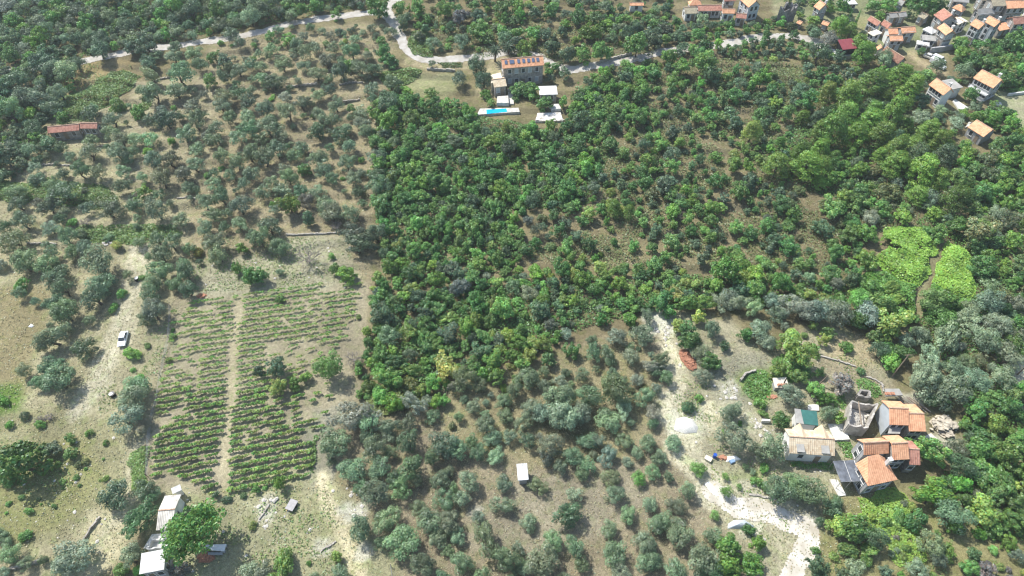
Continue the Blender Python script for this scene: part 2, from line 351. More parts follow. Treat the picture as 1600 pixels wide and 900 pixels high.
def ground_albedo(x, y):
    z = H(x, y); jx = (fbm(x, y, 5, 21, 3) - .5) * 3.2; jy = (fbm(x, y, 5, 31, 3) - .5) * 3.2
    px, py, _ = proj(x + jx, y + jy, z)
    c = np.empty(x.shape + (3,)); c[:] = SOIL_FOREST
    top = sstep(.35, .65, fbm(x, y, 25, 3, 3))[..., None]
    c = c * (1 - .25 * top) + np.array((.30, .28, .16)) * .25 * top
    for poly, col in ZONES:
        m = inpoly(poly, px, py); c[m] = col
    # soften the borders of the zones on the ground
    return c
CG = ground_albedo(MX, MY)
_q = h_base(MX, MY) + 0.085 * (MY - 40) + 1.4 * (fbm(MX, MY, 34, 9, 2) - .5); _f = _q / 1.05 - np.floor(_q / 1.05)
_rw = ((sstep(.86, .93, _f) * terrace_w(MX, MY)) * sstep(.35, .5, fbm(MX, MY, 7, 77, 2)))[..., None]      # dry stone faces of the terraces; riser shade deepened in the ground colour
CG = CG * (1 - .8 * _rw) + np.array((.20, .185, .15)) * .8 * _rw
for _ in range(2):
    CG[1:-1, 1:-1] = (CG[1:-1, 1:-1] * 2 + CG[:-2, 1:-1] + CG[2:, 1:-1] + CG[1:-1, :-2] + CG[1:-1, 2:]) / 6
for pl, w, col in TRACKS:
    wl = wpoly(pl); d = dseg(wl, MX, MY) + (fbm(MX, MY, 3, 41, 3) - .5) * w * 1.1
    a = sstep(w * 1.0, w * .55, d) * (.85 if w < 2 or w >= 3.5 else .62)
    if 2 <= w < 3.5: a = np.maximum(a, sstep(.55, .2, np.abs(d - .85)) * .95)
    a = a[..., None]; CG = CG * (1 - a) + np.array(col) * a
# pale spoil heaps and bare rock patches
for (px, py, r, col) in [(1031, 506, 4.0, (.66, .64, .60)), (1022, 500, 3.0, (.62, .60, .55)), (1103, 648, 4.2, (.74, .68, .54)), (1073, 664, 4.6, (.74, .71, .63)), (553, 797, 3.0, (.72, .69, .63)), (566, 865, 2.0, (.66, .62, .55)),
                         (1138, 610, 3.0, (.60, .57, .50)), (1175, 825, 2.4, (.66, .63, .56)), (1225, 775, 2.5, (.66, .60, .50)), (1256, 812, 3.0, (.78, .75, .68)), (1200, 790, 4.5, (.64, .58, .47)), (1150, 775, 3.5, (.62, .56, .45)), (1085, 700, 3.5, (.60, .55, .44)),
                         (1170, 770, 3.0, (.60, .56, .47)), (1020, 560, 2.0, (.5, .42, .3)), (415, 800, 2.5, (.58, .55, .50)), (420, 785, 2.0, (.58, .55, .50)), (505, 855, 2.2, (.60, .57, .50)),
                         (740, 800, 2.2, (.52, .50, .46)), (140, 120, 3, (.42, .33, .22)), (180, 157, 2.5, (.45, .38, .30)), (222, 200, 3, (.45, .38, .30)), (1180, 665, 3.5, (.60, .56, .46)), (1480, 690, 5, (.66, .62, .54)), (1560, 560, 1, (.6, .6, .5)), (1430, 625, 3, (.6, .57, .5))]:
    w = U(px, py); d = np.hypot(MX - w[0], (MY - w[1]) * 1.15) + (fbm(MX, MY, 2.5, 51, 3) - .5) * r * 1.2
    a = (sstep(r, r * .6, d) * .9)[..., None]; CG = CG * (1 - a) + np.array(col) * a
def build_ground():
    ny, nx = MX.shape; outer = 3500.0
    V = np.stack([MX, MY, HZ], -1).reshape(-1, 3)
    idx = np.arange(nx * ny).reshape(ny, nx)
    F = np.stack([idx[:-1, :-1], idx[:-1, 1:], idx[1:, 1:], idx[1:, :-1]], -1).reshape(-1, 4)
    # skirt out to the horizon
    ring = np.concatenate([idx[0, :-1], idx[:-1, -1], idx[-1, :0:-1], idx[:0:-1, 0]])
    P = V[ring]; cen = np.array([0, 150.0]); far = P.copy(); d = far[:, :2] - cen
    s = outer / np.abs(d).max(1); far[:, :2] = cen + d * s[:, None]; far[:, 2] = np.clip(far[:, 2], 0, 14)
    k = len(V); V = np.concatenate([V, far]); n = len(ring)
    i = np.arange(n); j = (i + 1) % n
    F2 = np.stack([ring[i], k + i, k + j, ring[j]], -1)
    F = np.concatenate([F, F2])
    me = bpy.data.meshes.new("ground"); me.vertices.add(len(V)); me.vertices.foreach_set("co", V.astype('f').ravel())
    me.loops.add(F.size); me.loops.foreach_set("vertex_index", F.astype('i').ravel())
    me.polygons.add(len(F)); me.polygons.foreach_set("loop_start", (np.arange(len(F)) * 4).astype('i')); me.update(calc_edges=True)
    me.polygons.foreach_set("use_smooth", [True] * len(F))
    c = np.ones((len(V), 4), 'f'); c[:nx * ny, :3] = CG.reshape(-1, 3) * np.array((.72, .735, .64)); c[nx * ny:, :3] = (.10, .12, .06)
    a = me.attributes.new("soil", 'FLOAT_COLOR', 'POINT'); a.data.foreach_set("color", c.ravel())
    m = bpy.data.materials.new("dry_soil"); m.use_nodes = True; n = m.node_tree; L = n.links; b = n.nodes["Principled BSDF"]
    b.inputs["Roughness"].default_value = .97; b.inputs["Specular IOR Level"].default_value = .05
    at = n.nodes.new("ShaderNodeAttribute"); at.attribute_name = "soil"; tc = n.nodes.new("ShaderNodeTexCoord")
    def noise(s, det, lo, hi, a0, a1, rough=.6):
        z = n.nodes.new("ShaderNodeTexNoise"); z.inputs["Scale"].default_value = s; z.inputs["Detail"].default_value = det; z.inputs["Roughness"].default_value = rough
        L.new(tc.outputs["Object"], z.inputs["Vector"]); r = n.nodes.new("ShaderNodeMapRange"); r.inputs[1].default_value = a0; r.inputs[2].default_value = a1; r.inputs[3].default_value = lo; r.inputs[4].default_value = hi
        L.new(z.outputs["Fac"], r.inputs[0]); return r.outputs[0], z
    f1, _ = noise(.12, 6, .80, 1.15, .35, .65); f2, z2 = noise(1.6, 8, .62, 1.30, .32, .68, .75); f3, _ = noise(.5, 6, .0, 1.0, .50, .66); f4, _ = noise(7.0, 3, .70, 1.28, .34, .66)
    p = n.nodes.new("ShaderNodeMath"); p.operation = 'MULTIPLY'; L.new(f1, p.inputs[0]); L.new(f2, p.inputs[1])
    p4 = n.nodes.new("ShaderNodeMath"); p4.operation = 'MULTIPLY'; L.new(p.outputs[0], p4.inputs[0]); L.new(f4, p4.inputs[1]); p = p4
    mx = n.nodes.new("ShaderNodeMix"); mx.data_type = 'RGBA'; mx.blend_type = 'MULTIPLY'; mx.inputs[7].default_value = (.66, .88, .50, 1)
    mf = n.nodes.new("ShaderNodeMath"); mf.operation = 'MULTIPLY'; mf.inputs[1].default_value = .45; L.new(f3, mf.inputs[0]); L.new(mf.outputs[0], mx.inputs[0]); L.new(at.outputs["Color"], mx.inputs[6])
    sc = n.nodes.new("ShaderNodeVectorMath"); sc.operation = 'SCALE'; L.new(mx.outputs[2], sc.inputs[0]); L.new(p.outputs[0], sc.inputs["Scale"])
    L.new(sc.outputs[0], b.inputs["Base Color"])
    bp = n.nodes.new("ShaderNodeBump"); bp.inputs["Strength"].default_value = .6; bp.inputs["Distance"].default_value = .25; L.new(z2.outputs["Fac"], bp.inputs["Height"]); L.new(bp.outputs[0], b.inputs["Normal"])
    me.materials.append(m); return struct(link("ground", me))
build_ground()

def drape(name, inside, bbox, m, off=.05, s=.45, uneven=0, kind="structure"):
    x0, y0, x1, y1 = bbox; X, Y = np.meshgrid(np.arange(x0, x1, s), np.arange(y0, y1, s)); keep = inside(X + s / 2, Y + s / 2)
    V = np.stack([X, Y, H(X, Y) + off], -1).reshape(-1, 3); idx = np.arange(X.size).reshape(X.shape)
    k = keep[:-1, :-1]; F = np.stack([idx[:-1, :-1][k], idx[:-1, 1:][k], idx[1:, 1:][k], idx[1:, :-1][k]], -1)
    u, inv = np.unique(F, return_inverse=True)
    o = link(name, new_mesh(name, V[u], inv.reshape(-1, 4).tolist(), [m], smooth=True)); o["kind"] = kind; return o
def road(name, lines, hw, m, off):
    allp = np.concatenate(lines); bb = (allp[:, 0].min() - 6, allp[:, 1].min() - 6, allp[:, 0].max() + 6, allp[:, 1].max() + 6)
    def ins(X, Y):
        d = np.minimum.reduce([dseg(l, X, Y) for l in lines]); return d + (fbm(X, Y, 2.5, 61, 3) - .5) * 1.6 < hw
    return drape(name, ins, bb, m, off, .3)
road("lane", ROADS_W, 1.65, ROADM, .06)
road("gravel_road", [GRAV_W[0][7:], GRAV_W[1]], 1.9, GRAVELM, .064)

# ------------------------------------------------------------------ buildings
EXCL = []          # footprints (world polygons) that trees keep clear of
def ortho_frame(A, B, C, h):
    a, b, c = [U(*p, h) for p in (A, B, C)]
    u = (b - a)[:2]; Lx = float(np.linalg.norm(u)); u = u / Lx; v = np.array([-u[1], u[0]])
    w = float(np.dot((c - b)[:2], v)); 
    if w < 0: v = -v; w = -w
    cen = (a + b)[:2] / 2 + v * w / 2
    return cen, u, v, Lx, w
def add_window(parent, x, y, z, face, w=.9, hh=1.25, shut=False, label=None):
    """face: unit normal in local xy; frame stands proud of the wall, dark pane recessed in it, sill below"""
    nx, ny = face; tx, ty = -ny, nx
    def slab(t0, t1, z0, z1, d0, d1):
        xs = []
        for t in (t0, t1):
            for d in (d0, d1): xs.append((x + tx * t + nx * d, y + ty * t + ny * d))
        P = [xs[0], xs[2], xs[3], xs[1]]
        v = [(*p, z0) for p in P] + [(*p, z1) for p in P]
        return v, [(0, 3, 2, 1), (4, 5, 6, 7), (0, 1, 5, 4), (1, 2, 6, 5), (2, 3, 7, 6), (3, 0, 4, 7)]
    f = MB(); f.add(*slab(-w / 2 - .1, -w / 2, z - .1, z + hh + .1, 0.01, .09)); f.add(*slab(w / 2, w / 2 + .1, z - .1, z + hh + .1, 0.01, .09))
    f.add(*slab(-w / 2, w / 2, z + hh, z + hh + .1, 0.01, .09)); f.add(*slab(-w / 2 - .14, w / 2 + .14, z - .22, z - .1, 0.01, .16))
    fr = f.obj("window", W_PALE, parent)
    g = MB(); g.add(*slab(-w / 2, w / 2, z - .1, z + hh, 0.012, .04)); g.obj("shutter" if shut else "pane", SHUTTER if shut else DARK_GLASS, fr)
    return fr
def add_door(parent, x, y, face, w=1.0, hh=2.1, m=None):
    nx, ny = face; tx, ty = -ny, nx; P = [(x + tx * t + nx * d, y + ty * t + ny * d) for t, d in ((-w / 2, .01), (w / 2, .01), (w / 2, .07), (-w / 2, .07))]
    v = [(*p, 0.0) for p in P] + [(*p, hh) for p in P]
    d = MB(); d.add(v, [(0, 3, 2, 1), (4, 5, 6, 7), (0, 1, 5, 4), (1, 2, 6, 5), (2, 3, 7, 6), (3, 0, 4, 7)]); o = d.obj("door", m or WOODM, parent)
    q = MB(); q.box(-.04, .04, -.04, .04, 1.0, 1.12); hnd = q.obj("handle", GALV, o, (x + tx * w * .38 + nx * .1, y + ty * w * .38 + ny * .1, 0)); return o
def roof_mesh(L, Wd, h, rise, kind, ov, th=.16, lowered=0):
    """verts/faces/uv of a roof with thickness on a rectangle L x Wd, eaves at height h"""
    x, y = L / 2, Wd / 2; V = []; F = []; UV = []
    def slope(pts):
        pts = [np.array(p, float) for p in pts]; k = len(V); n = len(pts)
        nrm = np.cross(pts[1] - pts[0], pts[2] - pts[0]); nrm /= np.linalg.norm(nrm)
        e = pts[1] - pts[0]; e /= np.linalg.norm(e); g = np.cross(nrm, e)
        for p in pts: V.append(p)
        for p in pts: V.append(p - np.array((0, 0, th)))
        fs = [tuple(range(k, k + n)), tuple(range(k + 2 * n - 1, k + n - 1, -1))] + [(k + i, k + n + i, k + n + (i + 1) % n, k + (i + 1) % n) for i in range(n)]
        for f in fs:
            F.append(f)
            for i in f: q = V[i] - pts[0]; UV.append((np.dot(q, e), np.dot(q, g)))
    if kind == 'x':        # ridge along x
        slope([(-x, -y, h), (x, -y, h), (x, 0, h + rise), (-x, 0, h + rise)]); slope([(x, y, h), (-x, y, h), (-x, 0, h + rise), (x, 0, h + rise)])
    elif kind == 'y':
        slope([(x, -y, h), (x, y, h), (0, y, h + rise), (0, -y, h + rise)]); slope([(-x, y, h), (-x, -y, h), (0, -y, h + rise), (0, y, h + rise)])
    elif kind == 'hip':
        r = max(0.0, (L - Wd) / 2); s = max(0.0, (Wd - L) / 2)
        a, b = ((-r, 0), (r, 0)) if L >= Wd else ((0, -s), (0, s))
        if L >= Wd:
            slope([(-x, -y, h), (x, -y, h), (r, 0, h + rise), (-r, 0, h + rise)]); slope([(x, y, h), (-x, y, h), (-r, 0, h + rise), (r, 0, h + rise)])
            slope([(x, -y, h), (x, y, h), (r, 0, h + rise)]); slope([(-x, y, h), (-x, -y, h), (-r, 0, h + rise)])
        else:
            slope([(x, -y, h), (x, y, h), (0, s, h + rise), (0, -s, h + rise)]); slope([(-x, y, h), (-x, -y, h), (0, -s, h + rise), (0, s, h + rise)])
            slope([(-x, -y, h), (x, -y, h), (0, -s, h + rise)]); slope([(x, y, h), (-x, y, h), (0, s, h + rise)])
    elif kind == 'front':  # single slope falling to the front
        slope([(-x, -y, h), (x, -y, h), (x, y, h + rise), (-x, y, h + rise)])
    elif kind == 'trap':  # broad front slope narrowing to a short ridge at the back
        a, b = -.50 * x, .22 * x
        slope([(-x, -y, h), (x, -y, h), (b, y, h + rise), (a, y, h + rise)]); slope([(x, -y, h), (x, y, h), (b, y, h + rise)]); slope([(-x, y, h), (-x, -y, h), (a, y, h + rise)])
    elif kind == 'hipfront':  # ridge along y, hip end to the front
        s = y - x * 1.05
        slope([(x, -y, h), (x, y, h), (0, y, h + rise), (0, -s, h + rise)]); slope([(-x, y, h), (-x, -y, h), (0, -s, h + rise), (0, y, h + rise)])
        slope([(-x, -y, h), (x, -y, h), (0, -s, h + rise)])
    else:
        slope([(-x, -y, h), (x, -y, h), (x, y, h), (-x, y, h)])
    return V, F, UV
def walls_mb(L, Wd, h, rise, kind, ins=.3, base=-2.0):
    x, y = L / 2 - ins, Wd / 2 - ins; t = h - .17
    ky = t + rise * ins / (Wd / 2); kx = t + rise * ins / (L / 2)
    m = MB(); v = [(-x, -y, base), (x, -y, base), (x, y, base), (-x, y, base)]
    if kind == 'x':
        z = ky; a = t + rise - .02
        v += [(-x, -y, z), (x, -y, z), (x, y, z), (-x, y, z), (-x, 0, a), (x, 0, a)]
        f = [(0, 1, 5, 4), (2, 3, 7, 6), (1, 2, 6, 9, 5), (3, 0, 4, 8, 7), (4, 5, 9, 8), (6, 7, 8, 9)]
    elif kind == 'y':
        z = kx; a = t + rise - .02
        v += [(-x, -y, z), (x, -y, z), (x, y, z), (-x, y, z), (0, -y, a), (0, y, a)]
        f = [(0, 1, 5, 8, 4), (2, 3, 7, 9, 6), (1, 2, 6, 5), (3, 0, 4, 7), (5, 6, 9, 8), (7, 4, 8, 9)]
    elif kind == 'front':
        z0 = t + rise * ins / Wd; z1 = t + rise * (1 - ins / Wd)
        v += [(-x, -y, z0), (x, -y, z0), (x, y, z1), (-x, y, z1)]; f = [(0, 1, 5, 4), (2, 3, 7, 6), (1, 2, 6, 5), (3, 0, 4, 7), (4, 5, 6, 7)]
    elif kind == 'hipfront':
        z = min(kx, ky); a = t + rise - .02
        v += [(-x, -y, z), (x, -y, z), (x, y, z), (-x, y, z), (0, y, a)]; f = [(0, 1, 5, 4), (2, 3, 7, 8, 6), (1, 2, 6, 5), (3, 0, 4, 7), (4, 5, 6, 8, 7)]
    else:
        z = t if kind in ('flat', 'trap') else min(kx, ky)
        v += [(-x, -y, z), (x, -y, z), (x, y, z), (-x, y, z)]; f = [(0, 1, 5, 4), (2, 3, 7, 6), (1, 2, 6, 5), (3, 0, 4, 7), (4, 5, 6, 7)]
    m.add(v, f); return m
def house(label, A, B, C, h, rise=1.6, kind='x', roof=None, wall=None, cat="house", name="stone_house", nwin=(3, 1), floors=1, door=True,
          chim=0, group=None, root=None, ov=.3, parent_ok=True, excl=True, shut=False, ledge=False, rf_ridge=True):
    cen, u, v, L, Wd = ortho_frame(A, B, C, h)
    gz = float(H(*cen)); rz = math.atan2(u[1], u[0]); flip = np.dot(v, (-u[1], u[0])) < 0
    if flip: rz += math.pi
    r = root
    if r is None:
        r = link(name, None, None, (cen[0], cen[1], gz), rz); tag(r, label, cat, group)
    off = None
    if root is not None:
        # a further wing of the same building: its parts sit in the root's frame
        hold = Matrix.Translation((cen[0], cen[1], gz)) @ Matrix.Rotation(rz, 4, 'Z'); off = r_mats[r.name].inverted() @ hold
    else:
        r_mats[r.name] = Matrix.Translation((cen[0], cen[1], gz)) @ Matrix.Rotation(rz, 4, 'Z')
    def place(o):
        if off is not None: o.matrix_local = off
        return o
    w = place(walls_mb(L, Wd, h, rise, kind).obj("wall", wall or W_STONE, r))
    V, F, UV = roof_mesh(L, Wd, h, rise, kind, ov); ro = place(link("roof", new_mesh("roof", V, F, [roof or T_ORANGE], uv=UV), r))
    if kind == 'x' and rf_ridge:
        q = MB().tube([(-L / 2, 0, h + rise + .02), (L / 2, 0, h + rise + .02)], [.13, .13], 6); q.obj("ridge_cap", RIDGE, ro)
    if chim:
        for i in range(chim):
            q = MB(); cx = L * (.28 - .5 * i); cy = Wd * .12; q.box(cx - .3, cx + .3, cy - .3, cy + .3, h, h + rise + .9); q.box(cx - .38, cx + .38, cy - .38, cy + .38, h + rise + .9, h + rise + 1.0)
            q.obj("chimney", W_PALE, ro)
    x, y = L / 2 - .3, Wd / 2 - .3
    fl_h = h / max(floors, 1)
    P = r
    for k in range(floors):
        z = fl_h * k + fl_h * .38
        for side, n in ((0, nwin[0]), (1, nwin[1]), (2, nwin[1])):
            for i in range(n):
                t = (i + .5) / n * 2 - 1
                if side == 0:
                    if k == 0 and door and i == n // 2 and n > 0: place(add_door(P, t * x * .86, -y, (0, -1))); continue
                    place(add_window(P, t * x * .86, -y, z, (0, -1), shut=shut and (i + k) % 2 == 0))
                elif side == 1: place(add_window(P, x, t * y * .8, z, (1, 0), shut=shut))
                else: place(add_window(P, -x, t * y * .8, z, (-1, 0), shut=shut))
    if excl:
        e = 1.3; EXCL.append(np.array([cen + s1 * u * (L / 2 + e) + s2 * v * (Wd / 2 + e) for s1, s2 in ((-1, -1), (1, -1), (1, 1), (-1, 1))]))
    return r, (L, Wd, h)
r_mats = {}
RIDGE = mat("ridge_tiles", (.62, .42, .30), noise=.4, scale=3)
def local_of(root, w):
    return r_mats[root.name].inverted() @ Vector((float(w[0]), float(w[1]), float(w[2])))
def slab_px(name, pts, h, th, m, label=None, cat=None, parent=None, base=None, excl=True, g=None):
    """flat slab on pixel corners at height h; base gives the foot height so that it stands on the ground"""
    P = [U(*p, h) for p in pts]; c = np.mean(P, 0); g = float(np.mean([p[2] for p in P])) if g is None else g; n = len(P)
    a = sum(P[i - 1][0] * P[i][1] - P[i][0] * P[i - 1][1] for i in range(n))
    if a < 0: P = P[::-1]
    top = g + h; bot = top - th
    v = [(p[0] - c[0], p[1] - c[1], bot - g) for p in P] + [(p[0] - c[0], p[1] - c[1], top - g) for p in P]
    f = [tuple(range(n - 1, -1, -1)), tuple(range(n, 2 * n))] + [(i, (i + 1) % n, n + (i + 1) % n, n + i) for i in range(n)]
    o = link(name, new_mesh(name, v, f, [m]), parent, (c[0], c[1], g))
    if label: tag(o, label, cat)
    if excl: EXCL.append(np.array([c[:2] + (p[:2] - c[:2]) * 1.06 for p in P]))
    return o

# --- the villa with pool
villa, _ = house("long grey stone villa with orange tiled roof and blue panels beside the road", (785.2, 106), (850.5, 101.2), (848.8, 83.5), 6.2, 1.5, 'x', T_ORANGE, W_STONE, name="stone_villa", nwin=(5, 1), floors=2, chim=0, shut=True)
_rf = [o for o in villa.children if o.name.startswith("roof")][0]
cen, u, v, L, Wd = ortho_frame((785.2, 106), (850.5, 101.2), (848.8, 83.5), 6.2)
for i, t in enumerate((-.40, -.26, -.10, .02, .14, .25, .36)):
    q = MB(); y0, y1 = -Wd / 2 * .62, -Wd / 2 * .22; f = lambda y: 6.2 + 1.5 * (1 + y / (Wd / 2)) + .1
    wd = .75 if i != 1 else 1.3; x = t * L
    vv = [(x - wd / 2, y0, f(y0)), (x + wd / 2, y0, f(y0)), (x + wd / 2, y1, f(y1)), (x - wd / 2, y1, f(y1))]
    q.add(vv + [(a, b, c + .08) for a, b, c in vv], [(0, 3, 2, 1), (4, 5, 6, 7), (0, 1, 5, 4), (1, 2, 6, 5), (2, 3, 7, 6), (3, 0, 4, 7)])
    q.obj("solar_panel", SOLAR, _rf)
annex, _ = house("small annex with pale tiled roof in front of the stone villa's west corner", (772, 139.5), (792, 137.5), (788, 121), 3.0, 1.1, 'x', T_PALE, W_STONE, name="villa_annex", cat="annex", nwin=(2, 0), shut=True)
kit = slab_px("roof_terrace", [(767.5, 130), (785, 122), (782, 113.5), (766.5, 117)], 3.0, 3.6, T_CREAM, "pale flat terrace roof behind the villa's annex", "terrace roof")
store, _ = house("white flat-roofed outbuilding between two round trees below the villa", (843, 147.5), (871.5, 147), (864.5, 133.5), 3.0, .15, 'flat', T_WHITE, W_STONE, name="outbuilding", cat="outbuilding", nwin=(2, 0), door=False)
slab_px("patio", [(776, 160), (795, 160), (794, 150), (777, 151)], 1.3, 2.0, PAVE, "pale raised patio in front of the villa's annex", "patio")
slab_px("patio", [(793, 138), (801, 137), (803, 163), (796, 163)], .25, .5, PAVE, "narrow pale stepped terrace right of the annex", "terrace")
slab_px("patio", [(856, 162), (873, 161.5), (876.5, 170), (862, 171)], .9, 1.6, WHITE_CONC, "white concrete platform under the flat-roofed outbuilding", "platform")
pool_deck = slab_px("pool_deck", [(745, 180.5), (812, 176), (810, 166.5), (750, 168.5)], .5, 2.4, PAVE, "pale paved pool terrace with grey retaining wall below the villa", "terrace")
pool = slab_px("swimming_pool", [(760.5, 179), (792.5, 175.5), (791, 169.8), (760, 172.5)], .56, .05, WATERM, "long turquoise swimming pool on the villa's pale terrace", "swimming pool", excl=False, g=pool_deck.location.z)
slab_px("rock_garden", [(836, 189), (880, 188), (876, 176), (840, 177)], .7, 1.6, stone_mat("loose_white_stones", (.78, .76, .72), (.38, .35, .30), 1.6), "terrace strewn with white stones right of the pool", "rock garden")

# --- lower right hamlet
hA, (LA, WA, _) = house("white farmhouse with pale sun-bleached tiled roof and two dormers below the green tarpaulin", (1233.6, 708.3), (1304, 712.9), (1293.5, 672.5), 3.3, 1.6, 'x', T_PALE, W_WHITE, name="farmhouse", nwin=(2, 1), floors=1, chim=0)
_r = [o for o in hA.children if o.name.startswith("roof")][0]
for i, t in enumerate((-.27, .28)):
    q = MB(); x = t * LA; y0 = -WA / 2 - .02; z = 3.5
    q.box(x - .6, x + .6, y0 + .25, y0 + 1.6, z - .3, z + .45); d = q.obj("dormer", W_GREY, hA)
    MB().add([(x - .7, y0, z + .45), (x + .7, y0, z + .45), (x + .7, y0 + 1.8, z + .7), (x - .7, y0 + 1.8, z + .7), (x - .7, y0, z + .53), (x + .7, y0, z + .53), (x + .7, y0 + 1.8, z + .78), (x - .7, y0 + 1.8, z + .78)], box_vf(0, 1, 0, 1, 0, 1)[1]).obj("dormer_roof", T_GREY, d)
    MB().box(x - .38, x + .38, y0 + .18, y0 + .245, z - .12, z + .36).obj("pane", DARK_GLASS, d)
for i, t in enumerate((-.2, .3)):   # small raised gables on the back slope
    q = MB(); x = t * LA; q.add([(x - 1.0, .2, 4.5), (x + 1.0, .2, 4.5), (x + 1.0, WA / 2 + .2, 3.3), (x - 1.0, WA / 2 + .2, 3.3), (x, -.1, 5.1), (x, WA / 2 + .4, 4.9)], [(0, 1, 4), (1, 2, 5, 4), (2, 3, 5), (3, 0, 4, 5)])
    q.obj("gable_roof", T_PALE, _r)
green, _ = house("low grey shed half covered by a green tarpaulin behind the farmhouse", (1244, 661.5), (1278.5, 665.5), (1276.5, 643.5), 3.0, .3, 'front', T_GREEN, W_WHITE, name="shed", cat="shed", nwin=(0, 0), door=False)
cen, u, v, L, Wd = ortho_frame((1244, 661.5), (1278.5, 665.5), (1276.5, 643.5), 3.0)
q = MB(); q.add([(-L / 2 - .03, -Wd / 2 - .03, 3.06), (-L * .16, -Wd / 2 - .03, 3.06), (-L * .24, Wd / 2 + .03, 3.36), (-L / 2 - .03, Wd / 2 + .03, 3.36)] + [(-L / 2 - .03, -Wd / 2 - .03, 2.8), (-L * .16, -Wd / 2 - .03, 2.8), (-L * .24, Wd / 2 + .03, 3.1), (-L / 2 - .03, Wd / 2 + .03, 3.1)], [(0, 1, 2, 3), (7, 6, 5, 4), (4, 5, 1, 0), (5, 6, 2, 1), (6, 7, 3, 2), (7, 4, 0, 3)])
q.obj("cement_sheet", T_GREY, green)
# roofless ruin
def ruin(label, quad, h, name="ruined_house", m=None, th=.55, heights=None, cat="ruin"):
    P = [U(*p, h) for p in quad]; c = np.mean(P, 0); g = c[2]; r = link(name, None, None, c); tag(r, label, cat)
    n = len(P)
    for i in range(n):
        a, b = P[i], P[(i + 1) % n]; d = (b - a)[:2]; ln = np.linalg.norm(d); d /= ln; k = max(3, int(ln / .6)); nn = np.array((-d[1], d[0])) * th / 2
        hh = (heights[i] if heights else h); q = MB(); V = []
        rr = np.random.default_rng(int(abs(a[0] * 100)) + i)
        for j in range(k + 1):
            p = a[:2] + d * ln * j / k - c[:2]; z = hh * (1 - (.30 * rr.random() if 0 < j < k else .05))
            V += [(*(p - nn), -1.5), (*(p + nn), -1.5), (*(p + nn), z), (*(p - nn), z)]
        F = []
        for j in range(k):
            o = 4 * j; F += [(o, o + 4, o + 7, o + 3), (o + 1, o + 2, o + 6, o + 5), (o + 3, o + 7, o + 6, o + 2)]
        F += [(0, 3, 2, 1), (4 * k, 4 * k + 1, 4 * k + 2, 4 * k + 3)]
        q.add(V, F).obj("wall", m or W_STONE, r)
    EXCL.append(np.array([c[:2] + (p[:2] - c[:2]) * 1.1 for p in P])); return r, P, c
ru, P, c = ruin("roofless grey stone ruin with tall open walls beside the orange-roofed house", [(1327.4, 662.8), (1357, 667), (1372.8, 629), (1332.7, 624.8)], 3.5, m=stone_mat('pale_ruin_stone', (.52, .49, .44), (.30, .28, .25)), th=.34)
q = MB(); P2 = [p[:2] - c[:2] for p in P]
a_, b_ = (P2[0] * .85 + P2[3] * .15), (P2[1] * .85 + P2[2] * .15)
q.tube([(*(P2[3] * .75 + P2[2] * .25), 3.3), (*(P2[0] * .35 + P2[1] * .65), 3.2)], [.14, .14], 5); q.obj("beam", WOODM, ru)
q = MB()
for i in range(220):
    t, s_ = rng.random(2); pt = P2[0] * (1 - t) * (1 - s_) + P2[1] * t * (1 - s_) + P2[2] * t * s_ + P2[3] * (1 - t) * s_
    q.rock((pt[0] * .8, pt[1] * .8, .2 + 1.5 * abs(t - .8)), .16 + .22 * rng.random(), i)
q.obj("rubble", ROCKM, ru)["kind"] = "stuff"
hC, _ = house("stone house with orange tiled roof and blank pale gable next to the ruin", (1389.7, 663.9), (1420, 665), (1405.8, 626.2), 4.6, 1.7, 'x', T_ORANGE, W_BLUE, nwin=(2, 0), floors=2)
hC2, _ = house("", (1420.4, 674.2), (1446.7, 674.6), (1427, 630.5), 4.1, 1.5, 'x', T_ORANGE, W_STONE, nwin=(2, 1), floors=2, root=hC, door=False)
porch = slab_px("porch_roof", [(1387, 677.5), (1406, 678), (1409, 666), (1391, 665.5)], 3.3, .2, T_GREY, "grey cement porch slab under the orange-roofed house", "porch")
hB, _ = house("large stone house with bright orange hipped roof above the dark shade net", (1355.9, 760), (1402.6, 749.6), (1392, 712), 4.4, 2.3, 'trap', T_ORANGE, W_GREY, nwin=(3, 2), floors=2, chim=1)
hB0, _ = house("", (1349.5, 711), (1389, 708.2), (1367.5, 684), 4.4, 1.6, 'x', T_ORANGE, W_GREY, nwin=(0, 1), floors=2, root=hB, door=False)
hB2, _ = house("", (1394.9, 719.4), (1420.9, 717.8), (1400.6, 679.2), 4.5, 1.7, 'x', T_ORANGE, W_STONE, nwin=(2, 0), floors=2, root=hB, door=False)
hB3, _ = house("", (1421, 726.3), (1437.8, 727.2), (1421.5, 688), 3.8, 1.4, 'x', T_PINK, W_STONE, nwin=(1, 1), floors=1, root=hB, door=False)
